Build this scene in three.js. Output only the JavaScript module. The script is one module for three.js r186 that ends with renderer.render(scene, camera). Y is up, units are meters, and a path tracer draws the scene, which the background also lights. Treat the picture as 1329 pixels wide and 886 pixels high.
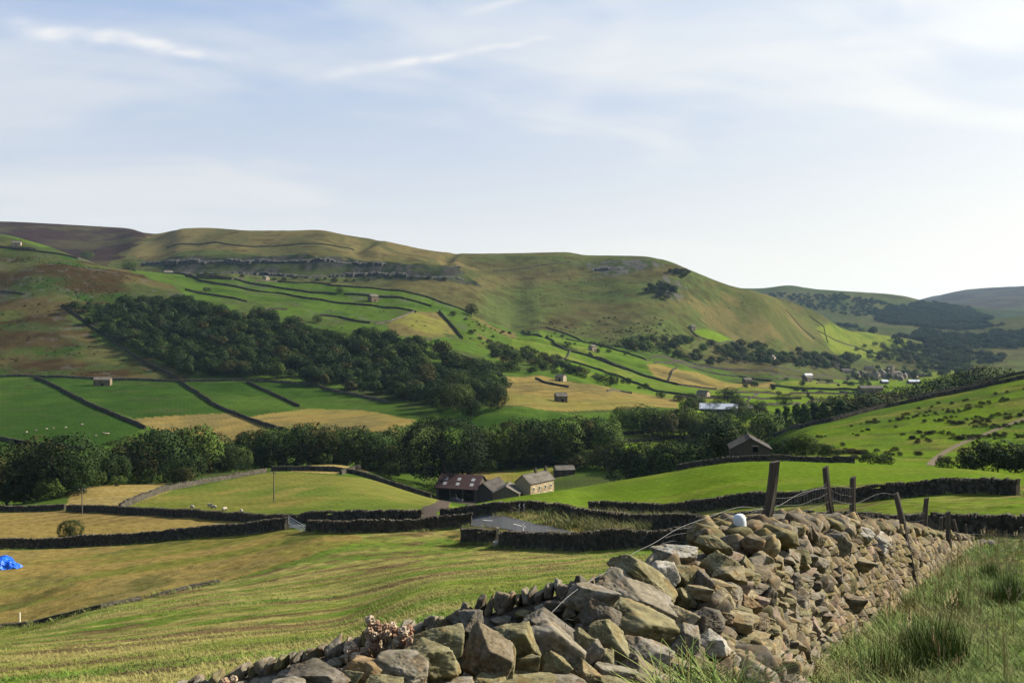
import * as THREE from 'three';
import { mergeGeometries, toCreasedNormals } from 'three/addons/utils/BufferGeometryUtils.js';

// ---------------------------------------------------------------- camera, sky, sun, exposure
const F = 1304, CX = 664.5, HY = 415;            // focal length and the place of the level sight line, in photograph pixels
const rad = Math.PI / 180;
const scene = new THREE.Scene();
const camera = new THREE.PerspectiveCamera(2 * Math.atan(471 / F) / rad, 1329 / 942, 0.2, 40000);
camera.setViewOffset(1329, 942, 0, 56, 1329, 886);
camera.position.set(0, 0, 0);                    // the eye is the origin of heights; the view is level along -z
const renderer = new THREE.WebGLRenderer();
renderer.toneMapping = THREE.LinearToneMapping;
renderer.toneMappingExposure = 2.85;
renderer.shadowMap.enabled = true;
const SKY_LEVEL = 0.345;
const sunAz = 69 * rad, sunEl = 32 * rad;
const sunDir = new THREE.Vector3(Math.sin(sunAz) * Math.cos(sunEl), Math.sin(sunEl), -Math.cos(sunAz) * Math.cos(sunEl));
const sun = new THREE.DirectionalLight(new THREE.Color(1.0, 0.93, 0.80), 5);
sun.position.copy(sunDir).multiplyScalar(900);
sun.castShadow = true;
Object.assign(sun.shadow.camera, { left: -900, right: 900, top: 900, bottom: -900, near: 1, far: 4000 });
sun.shadow.mapSize.set(4096, 4096);
scene.add(sun, sun.target);
scene.fog = new THREE.FogExp2(new THREE.Color(0.50, 0.74, 1.0), 2.3e-5);   // thin summer haze down the dale

// ---------------------------------------------------------------- random numbers and noise
function rng(seed) { let s = seed | 0; return () => { s = (s + 0x6d2b79f5) | 0; let t = Math.imul(s ^ (s >>> 15), 1 | s); t = (t + Math.imul(t ^ (t >>> 7), 61 | t)) ^ t; return ((t ^ (t >>> 14)) >>> 0) / 4294967296; }; }
const R0 = rng(77), PERM = new Uint16Array(1024), VAL = new Float32Array(512);
for (let i = 0; i < 512; i++) { PERM[i] = i; VAL[i] = R0() * 2 - 1; }
for (let i = 511; i > 0; i--) { const j = Math.floor(R0() * (i + 1)), t = PERM[i]; PERM[i] = PERM[j]; PERM[j] = t; }
for (let i = 0; i < 512; i++) PERM[i + 512] = PERM[i];
const fade = (t) => t * t * t * (t * (t * 6 - 15) + 10);
function n2(x, y) {
  const xi = Math.floor(x), yi = Math.floor(y), fx = fade(x - xi), fy = fade(y - yi), a = xi & 511, b = (xi + 1) & 511, c = yi & 511, d = (yi + 1) & 511;
  const v00 = VAL[PERM[PERM[a] + c]], v10 = VAL[PERM[PERM[b] + c]], v01 = VAL[PERM[PERM[a] + d]], v11 = VAL[PERM[PERM[b] + d]];
  const p = v00 + (v10 - v00) * fx, q = v01 + (v11 - v01) * fx;
  return p + (q - p) * fy;
}
function n3(x, y, z) { const zi = Math.floor(z), f = fade(z - zi), a = n2(x + zi * 17.13, y + zi * 7.7), b = n2(x + (zi + 1) * 17.13, y + (zi + 1) * 7.7); return a + (b - a) * f; }
function fbm(x, y, o = 4) { let s = 0, a = 0.5, f = 1; for (let i = 0; i < o; i++) { s += a * n2(x * f + i * 13.7, y * f - i * 9.1); a *= 0.5; f *= 2.03; } return s; }
const clamp = (x, a = 0, b = 1) => Math.min(b, Math.max(a, x));
const smooth = (a, b, x) => { const t = clamp((x - a) / (b - a)); return t * t * (3 - 2 * t); };
const lerp = (a, b, t) => a + (b - a) * t;

// ---------------------------------------------------------------- the sky: thin high cloud over pale blue, brighter towards the sun
{
  const w = 3072, h = 1536, data = new Float32Array(w * h * 4);
  const seg = (u, v, ax, ay, bx, by) => { const dx = bx - ax, dy = by - ay, l2 = dx * dx + dy * dy, t = ((u - ax) * dx + (v - ay) * dy) / l2, c = clamp(t); return [t, Math.hypot(u - ax - dx * c, v - ay - dy * c), ((u - ax) * dy - (v - ay) * dx) / Math.sqrt(l2)]; };
  for (let j = 0; j < h; j++) {
    const el = ((j + 0.5) / h - 0.5) * Math.PI, ce = Math.cos(el), y = Math.sin(el), up = Math.max(0, el / rad);
    for (let i = 0; i < w; i++) {
      const o = (j * w + i) * 4;
      data[o + 3] = 1;
      if (el < -0.03) { data[o] = 0.34 * SKY_LEVEL; data[o + 1] = 0.36 * SKY_LEVEL; data[o + 2] = 0.34 * SKY_LEVEL; continue; }
      const az = ((i + 0.5) / w - 0.5) * 2 * Math.PI, x = ce * Math.cos(az), z = ce * Math.sin(az);
      const ang = Math.acos(clamp(x * sunDir.x + y * sunDir.y + z * sunDir.z, -1, 1)) / rad;
      const t = 1 - Math.exp(-((up / 13.5) ** 1.25));
      let r = lerp(0.86, 0.14, t), g = lerp(0.86, 0.345, t), b = lerp(0.82, 0.735, t);
      // veil of cirrus: soft streaks on a high flat layer
      const k = 1 / (y + 0.16), px = x * k, pz = z * k;
      const warp = fbm(px * 0.9 + 3, pz * 0.9, 3);
      let veil = smooth(-0.16, 0.42, fbm(px * 0.75 + warp * 0.7 + 1.7, pz * 1.9 + warp * 0.5 + px * 0.6, 5));
      veil = 0.07 + 0.58 * veil * smooth(-2, 12, up);
      veil = clamp(veil + 0.35 * Math.exp(-up / 7));
      const fine = fbm(px * 5 + warp, pz * 11 - px * 3, 4);
      veil = clamp(veil + 0.16 * fine * smooth(4, 16, up));
      const wr = 0.88 + 0.04 * Math.exp(-up / 10), wg = 0.885, wb = 0.865 - 0.07 * Math.exp(-up / 9);
      const m = veil * 0.72;
      r = lerp(r, wr, m); g = lerp(g, wg, m); b = lerp(b, wb, m);
      const glow = 1.05 * Math.exp(-((ang / 43) ** 2)) + 0.06 * Math.exp(-ang / 70);
      r += glow * 0.92; g += glow * 0.80; b += glow * 0.52;
      if (z < -0.3 && y > 0.02) {               // the vapour trails and the wisp, by their bearing
        const u = CX + F * x / -z, v = HY - F * y / -z;
        if (u > -60 && u < 1000 && v < 240) {
          let c = 0;
          let [tt, dd, sd] = seg(u, v, 430, 98, 722, 47);
          if (tt > -0.25 && tt < 1.02) c += 0.85 * smooth(-0.25, 0.35, tt) * smooth(1.02, 0.97, tt) * Math.exp(-(((sd + 2 * n2(u * 0.03, 3)) / lerp(6, 2.6, clamp(tt))) ** 2)) * (0.8 + 0.5 * n2(u * 0.06, v * 0.09));
          [tt, dd, sd] = seg(u, v, 590, 22, 700, -10);
          c += 0.5 * smooth(-0.1, 0.5, tt) * Math.exp(-((sd / 4.5) ** 2)) * (tt > -0.1 ? 1 : 0);
          [tt, dd, sd] = seg(u, v, 30, 36, 295, 74);
          if (tt > -0.3 && tt < 1.2) { const wv = 12 * (1 - 0.75 * clamp(tt)) + 3; const e = sd - 6 * n2(u * 0.012, 8) + 4 * fbm(u * 0.03, v * 0.08, 3); c += 1.0 * smooth(-0.25, 0.2, tt) * smooth(1.18, 0.7, tt) * Math.exp(-((e / wv) ** 2)) * clamp(0.75 + 0.9 * fbm(u * 0.02 + 5, v * 0.11 + u * 0.01, 4)); }
          [tt, dd, sd] = seg(u, v, 690, 190, 860, -10);
          c += 0.22 * smooth(-0.2, 0.4, tt) * Math.exp(-((sd / 26) ** 2)) * (0.8 + 0.5 * n2(u * 0.02, v * 0.02));
          c = clamp(c, 0, 0.9);
          r = lerp(r, 0.93, c); g = lerp(g, 0.93, c); b = lerp(b, 0.93, c);
        }
      }
      data[o] = r * SKY_LEVEL; data[o + 1] = g * SKY_LEVEL; data[o + 2] = b * SKY_LEVEL;
    }
  }
  const sky = new THREE.DataTexture(data, w, h, THREE.RGBAFormat, THREE.FloatType);
  sky.mapping = THREE.EquirectangularReflectionMapping;
  sky.magFilter = sky.minFilter = THREE.LinearFilter;
  sky.needsUpdate = true;
  scene.background = sky;
  scene.environment = sky;
}
// ---------------------------------------------------------------- names, tags
const taken = new Map();
function numbered(name) { const n = taken.get(name) ?? 0; taken.set(name, n + 1); return n ? name + '_' + String(n).padStart(3, '0') : name; }
function tag(o, label, category, group, kind) { if (label) o.userData.label = label; if (category) o.userData.category = category; if (group) o.userData.group = group; if (kind) o.userData.kind = kind; return o; }
function mesh(name, geo, mat, parent) { const m = new THREE.Mesh(geo, mat); m.name = parent ? name : numbered(name); m.castShadow = m.receiveShadow = true; (parent ?? scene).add(m); return m; }
function thing(name, label, category, pos = [0, 0, 0], turn = 0, group) { const o = new THREE.Group(); o.name = numbered(name); o.position.set(...pos); o.rotation.y = turn; scene.add(o); return tag(o, label, category, group); }

// ---------------------------------------------------------------- the land: heights along bearings, [distance, where it stands against the level sight line]
const N = (d, y) => [d, HY - F * y / d];
const LAND = [
  [-450, [N(2, -2.4), N(6, -3.6), N(9, -4.5), N(13, -5.7), N(20, -7.8), N(30, -10.9), N(50, -17), N(90, -27.5), [125, 745], [160, 716], [220, 672], [255, 658], N(330, -63), [440, 580], [680, 495], [800, 440], [900, 385], [1050, 325], [1250, 290], N(1500, 100), [2300, 285], [2600, 280], N(4000, 150), N(9000, 150)]],
  [0, [N(2, -2.4), N(6, -3.4), N(9, -4.2), N(13, -5.4), N(20, -7.3), N(30, -10.2), N(50, -16), N(85, -25.9), [120, 741], [152, 713], [215, 668], [250, 656], N(330, -60), [430, 578], [680, 490], [800, 430], [900, 382], [1050, 330], [1200, 306], N(1500, 80), [2200, 291], [2600, 286], N(4000, 150), N(9000, 150)]],
  [130, [N(2, -2.4), N(6, -3.4), N(9, -4.2), N(13, -5.3), N(20, -7.1), N(30, -10), N(50, -15.6), N(88, -24.6), [120, 731], [148, 710], [210, 665], [270, 633], [295, 630], N(345, -60), [460, 560], [660, 497], [790, 440], [900, 390], [1010, 345], [1090, 339], N(1300, 60), [1900, 320], [2500, 293], N(4000, 140), N(9000, 140)]],
  [280, [N(2, -2.4), N(6, -3.3), N(9, -4.2), N(13, -5.1), N(20, -6.9), N(30, -9.7), N(50, -15), N(95, -24.6), [120, 713], [140, 696], [180, 673], [320, 620], [345, 613], N(385, -60), [500, 550], [650, 500], [780, 440], [900, 395], [1000, 375], [1120, 359], N(1300, 55), [1450, 354], [1490, 336], [1650, 320], [1900, 297], N(2400, 150), N(4000, 120), N(9000, 120)]],
  [430, [N(2, -2.4), N(6, -3.3), N(9, -4.0), N(13, -4.7), N(20, -6.6), N(30, -9.4), N(50, -14.6), N(85, -21.5), [110, 703], [118, 693], [130, 681], [165, 668], [330, 612], [360, 603], N(400, -60), [500, 549], [560, 533], [620, 515], [800, 440], [900, 410], [1000, 388], [1110, 371], N(1280, 38), [1400, 362], [1440, 343], [1650, 320], [1850, 302], N(2400, 140), N(4000, 120), N(9000, 120)]],
  [580, [N(2, -2.3), N(6, -3.2), N(9, -3.9), N(13, -4.4), N(20, -6.0), N(30, -8.3), N(50, -12.9), N(85, -20.3), [100, 712], [113, 693], [120, 682], [126, 676], [160, 662], [250, 654], [330, 650], [352, 648], [378, 626], N(412, -58), [520, 542], [600, 515], [750, 468], [850, 440], [950, 421], [1070, 402], N(1200, 2), [1330, 385], [1420, 362], [1450, 353], [1600, 340], [1800, 326], N(2400, 110), N(4000, 100), N(9000, 100)]],
  [660, [N(2, -2.3), N(6, -3.1), N(9, -3.7), N(13, -4.3), N(20, -5.9), N(30, -8.2), N(50, -12.7), N(85, -19.9), [100, 705], [110, 687], [120, 665], [150, 651], [190, 640], N(260, -51), [352, 647], [380, 624], N(425, -60), [540, 525], [620, 510], [720, 488], [850, 460], [950, 442], [1060, 428], N(1200, -10), [1350, 400], [1500, 370], [1650, 345], [1800, 329], N(2400, 110), N(4000, 100), N(9000, 100)]],
  [760, [N(2, -2.2), N(6, -3.0), N(9, -3.6), N(13, -4.2), N(20, -5.8), N(30, -8.0), N(50, -12.4), N(85, -19.5), [100, 702], [110, 687], [116, 674], [140, 666], [190, 648], [240, 636], N(330, -60), [390, 608], N(440, -62), [540, 545], [590, 528], [740, 497], [850, 481], [950, 470], [1080, 450], N(1200, -28), [1320, 420], [1480, 385], [1620, 355], [1780, 331], N(2400, 100), N(4000, 100), N(9000, 100)]],
  [860, [N(2, -2.2), N(6, -2.9), N(9, -3.5), N(13, -4.2), N(20, -5.8), N(30, -8.0), N(50, -12.2), N(80, -18), [95, 693], [106, 684], [132, 667], [180, 636], [225, 616], N(320, -60), [400, 606], N(460, -67), [520, 566], [640, 530], [800, 512], [950, 489], [1050, 474], [1130, 465], N(1220, -40), [1330, 436], [1450, 400], [1560, 365], [1680, 336], N(2300, 60), N(3500, 60), N(9000, 90)]],
  [960, [N(2, -2.2), N(6, -2.9), N(9, -3.4), N(13, -4.1), N(20, -5.7), N(30, -7.8), N(50, -12), N(78, -17), [95, 684], [122, 655], [165, 622], [205, 600], [230, 596], N(330, -58), N(420, -66), N(480, -67), [640, 545], [800, 520], [950, 507], [1100, 496], [1350, 470], [1480, 445], [1600, 405], [1720, 372], N(2300, 20), N(3000, 20), [3900, 385], [4300, 372], N(6000, 100), N(9000, 90)]],
  [1060, [N(2, -2.1), N(6, -2.8), N(9, -3.3), N(13, -4.0), N(20, -5.6), N(30, -7.7), N(50, -11.8), N(75, -16.2), [88, 680], [112, 651], [155, 620], [200, 597], [235, 592], [300, 580], [420, 550], N(530, -67), [750, 530], [950, 513], [1150, 502], [1500, 486], [1650, 470], [1800, 446], [1950, 425], [2050, 412], N(2600, -40), N(3000, -20), [3700, 390], [4250, 374], N(6000, 100), N(9000, 90)]],
  [1160, [N(2, -2.0), N(6, -2.7), N(9, -3.2), N(13, -3.9), N(20, -5.5), N(30, -7.5), N(50, -11.5), N(72, -15.5), [82, 664], [103, 647], [150, 618], [195, 599], [235, 592], [300, 572], [430, 521], N(570, -65), N(800, -70), [1150, 505], [1450, 492], [1650, 486], [1850, 470], [2050, 455], [2300, 437], N(2600, -50), [3000, 425], [3700, 402], [4300, 384], N(6000, 100), N(9000, 100)]],
  [1250, [N(2, -2.0), N(6, -2.6), N(9, -3.1), N(13, -3.8), N(20, -5.3), N(30, -7.2), N(50, -11.2), N(70, -14.8), [80, 660], [94, 644], [140, 622], [185, 603], N(215, -31), [280, 578], [440, 501], N(600, -60), N(850, -70), [1200, 502], [1600, 486], [1900, 476], [2300, 456], [2700, 440], [3200, 424], [3700, 410], [4400, 396], N(5500, 70), [6500, 390], [7500, 377], N(9000, 150)]],
  [1329, [N(2, -2.0), N(6, -2.6), N(9, -3.1), N(13, -3.8), N(20, -5.2), N(30, -7.0), N(50, -11), N(68, -14.5), [78, 657], [90, 643], [135, 625], [180, 608], N(210, -29), [270, 575], [450, 481], N(620, -55), N(850, -68), [1250, 500], [1700, 482], [2000, 472], [2500, 450], [2800, 432], [3400, 411], N(4200, 0), N(5500, 70), [6500, 385], [7500, 372], N(9000, 150)]],
  [1800, [N(2, -2.0), N(6, -2.6), N(9, -3.1), N(13, -3.8), N(20, -5.2), N(30, -7.0), N(50, -10.5), N(68, -13), [90, 620], [130, 600], [180, 575], [270, 520], [400, 470], N(460, 0), N(620, -35), N(850, -60), N(1250, -80), N(1700, -85), N(2000, -84), N(2500, -60), N(2800, -20), N(3400, 30), N(4200, 20), N(5500, 70), N(6500, 150), N(7500, 240), N(9000, 150)]],
];
function pchip(xs, ys) {
  const n = xs.length, h = [], s = [], m = new Array(n);
  for (let i = 0; i < n - 1; i++) { h.push(xs[i + 1] - xs[i]); s.push((ys[i + 1] - ys[i]) / h[i]); }
  m[0] = s[0]; m[n - 1] = s[n - 2];
  for (let i = 1; i < n - 1; i++) m[i] = s[i - 1] * s[i] <= 0 ? 0 : (3 * (h[i - 1] + h[i])) / ((2 * h[i] + h[i - 1]) / s[i - 1] + (h[i] + 2 * h[i - 1]) / s[i]);
  let k = 0;
  return (x) => {
    if (x <= xs[0]) return ys[0]; if (x >= xs[n - 1]) return ys[n - 1];
    if (xs[k] > x || k >= n - 1) k = 0;
    while (xs[k + 1] < x) k++;
    const t = (x - xs[k]) / h[k], t2 = t * t, t3 = t2 * t;
    return (2 * t3 - 3 * t2 + 1) * ys[k] + (t3 - 2 * t2 + t) * h[k] * m[k] + (3 * t2 - 2 * t3) * ys[k + 1] + (t3 - t2) * h[k] * m[k + 1];
  };
}
const U0 = -450, U1 = 1800, US = 5, UN = (U1 - U0) / US + 1, D0 = 2, D1 = 9000, DN = 1000, LD = Math.log(D1 / D0);
const DG = Float64Array.from({ length: DN }, (_, i) => D0 * Math.exp(LD * i / (DN - 1)));
const TAB = new Float32Array(UN * DN);
// the roadside wall of loose stone runs from left of the eye away to the right
const WALLX = (d) => -2.77 + 0.535 * d, wallQ = (x, d) => (x + 0.63) * 0.882 - (d - 4) * 0.472, wallS = (x, d) => (x + 0.63) * 0.472 + (d - 4) * 0.882;
{
  const cols = LAND.map(([u, p]) => pchip(p.map((e) => e[0]), p.map(([d, v]) => -(v - HY) / F * d))), us = LAND.map((c) => c[0]);
  for (let j = 0; j < DN; j++) {
    const d = DG[j], across = pchip(us, cols.map((c) => c(d)));
    for (let i = 0; i < UN; i++) {
      const u = U0 + i * US, x = (u - CX) / F * d, z = -d;
      let y = across(u);
      // unevenness of the land
      y += 0.10 * fbm(x / 2.5, z / 2.5, 2) * smooth(10, 30, d) * (d < 300 ? 1 : 0.5);
      y += 0.55 * fbm(x / 22 + 5, z / 22, 3) * smooth(15, 60, d) * smooth(140, 260, Math.abs(d - 300) + 140);
      y += 3.2 * fbm(x / 90 + 9, z / 90, 4) * smooth(420, 800, d);
      y += 16 * fbm(x / 420 + 2, z / 420, 4) * smooth(1150, 1500, d);
      y += 40 * fbm(x / 1100 + 2, z / 900, 4) * smooth(2600, 3600, d);
      if (d > 600) { const g = Math.abs(n2(x / 130 + 3 * n2(z / 300, 1), z / 420)); y += -5 * (1 - smooth(0, 0.35, g)) * smooth(620, 1000, d) * smooth(2500, 1900, d); }
      TAB[i * DN + j] = y;
    }
  }
  // crests brought to their height
  const crests = [
    [[[-450, 280], [0, 287], [100, 292], [200, 298]], 1500, 3500],
    [[[-450, 285], [0, 304], [40, 313], [80, 326], [115, 340], [150, 348], [190, 352], [230, 356], [340, 363], [430, 370], [520, 377], [570, 391], [615, 408], [660, 428], [700, 440]], 700, 1250],
    [[[200, 298], [265, 295.5], [330, 299], [380, 299], [410, 298], [450, 305], [500, 313], [560, 325], [600, 329], [660, 328.5], [735, 327], [760, 331], [830, 332], [862, 337], [900, 352], [950, 371], [985, 379], [1030, 393], [1060, 405], [1100, 420]], 1300, 2300],
    [[[985, 372], [1020, 370], [1060, 375], [1150, 381], [1210, 389]], 2600, 5000],
    [[[1210, 392], [1225, 383], [1260, 375], [1329, 371], [1500, 366]], 5600, 8500],
    [[[560, 668], [600, 658], [630, 651], [660, 646], [700, 640], [740, 634], [800, 624], [860, 614], [920, 602], [970, 597], [1050, 596], [1120, 597], [1200, 600], [1329, 607], [1500, 610]], 145, 245],
    [[[900, 640], [940, 612], [985, 580], [1020, 560], [1080, 543], [1150, 524], [1230, 506], [1329, 484], [1500, 450]], 260, 480],
  ];
  for (const [pts, da, db] of crests) {
    const f = pchip(pts.map((p) => p[0]), pts.map((p) => p[1]));
    const last = pts[pts.length - 1][0], DV = new Float64Array(UN).fill(NaN), DC = new Float64Array(UN).fill(NaN);
    for (let i = 0; i < UN; i++) {
      const u = U0 + i * US;
      if (u < pts[0][0] - 40 || u > last + 40) continue;
      let best = 1e9, dc = 0;
      for (let j = 0; j < DN; j++) if (DG[j] > da && DG[j] < db) { const v = HY - F * TAB[i * DN + j] / DG[j]; if (v < best) { best = v; dc = DG[j]; } }
      DV[i] = f(u) - best; DC[i] = dc;
    }
    for (let i = 0; i < UN; i++) {
      const u = U0 + i * US;
      if (u < pts[0][0] - 1 || u > last + 1) continue;
      let dc = 0, n = 0, dv = 0, nv = 0;
      for (let k = -8; k <= 8; k++) if (DC[i + k] > 0) { dc += DC[i + k]; n++; if (Math.abs(k) < 2) { dv += DV[i + k]; nv++; } }
      dc /= n; dv /= nv;
      const edge = Math.min(smooth(pts[0][0] - 1, pts[0][0] + 40, u + (pts[0][0] < 1 ? 99 : 0)), smooth(last + 1, last - 40, u - (last > 1300 ? 99 : 0)));
      for (let j = 0; j < DN; j++) {
        const d = DG[j];
        TAB[i * DN + j] += -dv / F * d * edge * smooth(da * 0.75, Math.max(dc, da * 1.1), d) * smooth(db * 1.5, db, d);
      }
    }
  }
}
const lnD = (d) => Math.log(d / D0) / LD * (DN - 1);
function landUD(u, d) {
  const a = clamp((u - U0) / US, 0, UN - 1.001), b = clamp(lnD(d), 0, DN - 1.001), i = Math.floor(a), j = Math.floor(b), fa = a - i, fb = b - j, k = i * DN + j;
  const y = (TAB[k] * (1 - fb) + TAB[k + 1] * fb) * (1 - fa) + (TAB[k + DN] * (1 - fb) + TAB[k + DN + 1] * fb) * fa;
  if (d > 46) return y;
  const x = (u - CX) / F * d, q = wallQ(x, d);
  const verge = -1.62 - 0.168 * d + 0.05 * fbm(x * 0.9, d * 0.9, 3) - 0.06 * Math.max(0, q - 2) - 0.10 * Math.max(0, q - 5);
  return lerp(y, verge, smooth(-0.5, 0.3, q) * smooth(44, 28, d));
}
const land = (x, z) => { const d = Math.max(-z, 2); return landUD(CX + F * x / d, d); };
// the place on the ground seen at (u, v), not nearer than dmin
function at(u, v, dmin = 12, dmax = 8800) {
  let d = dmin, p = dmin;
  const k = (v - HY) / F;
  while (d < dmax) { if (landUD(u, d) >= -k * d) break; p = d; d *= 1.003; }
  let a = p, b = d;
  for (let i = 0; i < 14; i++) { const m = (a + b) / 2; if (landUD(u, m) >= -k * m) b = m; else a = m; }
  const e = (a + b) / 2;
  return new THREE.Vector3((u - CX) / F * e, landUD(u, e), -e);
}
const on = (u, d) => new THREE.Vector3((u - CX) / F * d, landUD(u, d), -d);
const px = (m, d) => m * F / d;                   // metres to photograph pixels at a distance

// ---------------------------------------------------------------- what grows where: patches of land given by their corners
const C = (r, g, b) => [r, g, b];
const COL = {
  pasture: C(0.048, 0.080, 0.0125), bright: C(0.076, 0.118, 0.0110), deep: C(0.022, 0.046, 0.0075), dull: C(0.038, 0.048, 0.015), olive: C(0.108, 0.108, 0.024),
  hay: C(0.165, 0.122, 0.038), straw: C(0.190, 0.146, 0.056), gold: C(0.098, 0.080, 0.031), bracken: C(0.034, 0.020, 0.0090), heather: C(0.026, 0.0145, 0.013), rough: C(0.056, 0.054, 0.020), scar: C(0.034, 0.032, 0.029), scree: C(0.072, 0.067, 0.058), darkwood: C(0.012, 0.017, 0.007), soil: C(0.075, 0.048, 0.026), yellow: C(0.100, 0.118, 0.018),
};
const PATCH = [];
function patch(kind, pts, dmin = 12, dmax = 8800, edge = 1.2) {
  const p = pts.map(([u, v]) => { const w = at(u, v, dmin, dmax); return [w.x, w.z]; });
  const xs = p.map((q) => q[0]), zs = p.map((q) => q[1]);
  PATCH.push({ kind, p, box: [Math.min(...xs), Math.max(...xs), Math.min(...zs), Math.max(...zs)], edge });
}
function inside(p, x, z) { let c = false; for (let i = 0, j = p.length - 1; i < p.length; j = i++) if ((p[i][1] > z) !== (p[j][1] > z) && x < (p[j][0] - p[i][0]) * (z - p[i][1]) / (p[j][1] - p[i][1]) + p[i][0]) c = !c; return c; }
// fell side above the plantation and the moor
patch('moor', [[-200, 270], [-200, 320], [0, 320], [60, 330], [120, 342], [150, 345], [175, 325], [200, 312], [215, 296], [100, 288]], 1350, 4000);
patch('rough', [[-200, 300], [0, 306], [60, 322], [120, 341], [180, 355], [230, 372], [260, 400], [200, 400], [130, 400], [85, 397], [235, 494], [100, 494], [-200, 488]], 560, 1300);
patch('goldtop', [[150, 333], [185, 312], [210, 298], [265, 294], [410, 296], [560, 322], [600, 330], [620, 350], [480, 336], [330, 330], [190, 336]], 1350, 3000);
patch('scar', [[185, 337], [260, 333], [340, 331], [440, 334], [520, 338], [600, 352], [640, 362], [600, 364], [520, 358], [440, 360], [330, 358], [240, 356]], 1300, 2000);
patch('shelf', [[185, 352], [240, 360], [340, 364], [430, 370], [520, 377], [570, 391], [615, 408], [600, 440], [560, 446], [520, 442], [470, 440], [400, 432], [330, 412], [260, 400], [225, 370]], 700, 1240);
patch('knoll', [[503, 421], [520, 411], [545, 404], [572, 405], [585, 422], [598, 440], [560, 438], [505, 436]], 700, 1240);
patch('rough2', [[615, 408], [660, 428], [700, 442], [690, 470], [650, 470], [610, 440]], 700, 1240);
// sunlit slope beyond the river
patch('slope', [[678, 429], [720, 447], [830, 485], [905, 503], [960, 507], [960, 530], [900, 522], [850, 515], [760, 497], [700, 470], [660, 455]], 650, 1300);
patch('slope', [[700, 428], [760, 446], [850, 470], [905, 482], [840, 482], [765, 462], [700, 438]], 650, 1300);
patch('hay', [[645, 489], [700, 487], [750, 498], [855, 514], [900, 521], [880, 530], [800, 531], [700, 531], [648, 527]], 480, 900);
patch('hay', [[840, 472], [900, 482], [1000, 494], [1010, 500], [930, 506], [880, 499], [848, 487]], 800, 1500);
patch('deepslope', [[560, 520], [650, 530], [720, 535], [800, 535], [860, 532], [900, 540], [820, 556], [700, 560], [580, 560]], 450, 640);
patch('intake', [[897, 428], [945, 433], [965, 440], [935, 446], [915, 440]], 1300, 1900);
// fields on the left bank
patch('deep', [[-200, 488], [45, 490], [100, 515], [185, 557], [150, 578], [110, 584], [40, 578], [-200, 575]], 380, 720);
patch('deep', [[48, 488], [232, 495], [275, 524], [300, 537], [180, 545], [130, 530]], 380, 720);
patch('hay', [[165, 544], [230, 539], [300, 536], [350, 556], [330, 575], [240, 575]], 380, 640);
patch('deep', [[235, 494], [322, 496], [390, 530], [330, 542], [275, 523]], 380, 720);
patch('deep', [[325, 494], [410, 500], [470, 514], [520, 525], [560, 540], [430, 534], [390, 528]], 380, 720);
patch('hay', [[325, 541], [400, 530], [470, 532], [540, 545], [520, 560], [400, 562], [350, 556]], 380, 640);
// valley floor
patch('floor', [[880, 521], [960, 505], [1010, 498], [1180, 486], [1260, 480], [1240, 520], [1150, 545], [1000, 550], [880, 545]], 560, 1900);
patch('floor', [[770, 566], [905, 558], [930, 575], [850, 585], [770, 585]], 440, 600);
patch('yellow', [[590, 600], [735, 600], [745, 615], [700, 628], [590, 615]], 345, 440);
// this side of the river
patch('midfield', [[150, 664], [215, 637], [300, 622], [360, 611], [440, 618], [560, 638], [585, 650], [575, 664], [548, 676], [400, 677], [300, 675]], 155, 345);
patch('straw', [[375, 612], [440, 616], [500, 603], [560, 603], [560, 592], [420, 598]], 300, 395);
patch('pasture', [[455, 617], [500, 604], [560, 606], [565, 635], [520, 629]], 300, 395);
patch('straw', [[80, 660], [110, 632], [215, 627], [222, 637], [155, 661]], 190, 330);
patch('mown', [[-300, 664], [90, 662], [230, 671], [320, 677], [372, 684], [280, 693], [130, 706], [-300, 715]], 140, 240);
patch('dry', [[-300, 716], [0, 713], [130, 709], [280, 697], [372, 688], [470, 696], [470, 702], [400, 722], [280, 757], [130, 790], [0, 815], [-300, 850]], 70, 155);
patch('near', [[-300, 850], [0, 816], [130, 791], [280, 758], [400, 722], [480, 700], [600, 704], [650, 712], [760, 723], [870, 720], [870, 800], [600, 1100], [-300, 1400]], 10, 125);
patch('verge', [[575, 690], [640, 690], [780, 676], [880, 684], [880, 700], [800, 700], [700, 692], [640, 712], [600, 706]], 85, 130);
// far country
patch('screepatch', [[765, 345], [800, 338], [835, 336], [865, 343], [850, 352], [800, 358], [768, 357]], 1300, 2100);
patch('screepatch', [[845, 385], [872, 362], [890, 366], [900, 380], [880, 392]], 1300, 2000);
patch('nose', [[950, 373], [1000, 384], [1060, 408], [1100, 440], [1060, 455], [1000, 452], [930, 430], [900, 400]], 1300, 2200);
patch('farfields', [[1060, 425], [1110, 430], [1180, 442], [1200, 456], [1160, 466], [1080, 456]], 1600, 2400);
function patchAt(x, z) {
  for (let i = PATCH.length - 1; i >= 0; i--) { const a = PATCH[i], b = a.box; if (x >= b[0] && x <= b[1] && z >= b[2] && z <= b[3] && inside(a.p, x, z)) return a.kind; }
  return null;
}
const WILD = new Set(['screepatch', 'moor', 'rough', 'goldtop', 'scar', 'knoll', 'rough2', 'nose']);
const mix3 = (a, b, t) => { t = clamp(t); return [lerp(a[0], b[0], t), lerp(a[1], b[1], t), lerp(a[2], b[2], t)]; };
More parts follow.
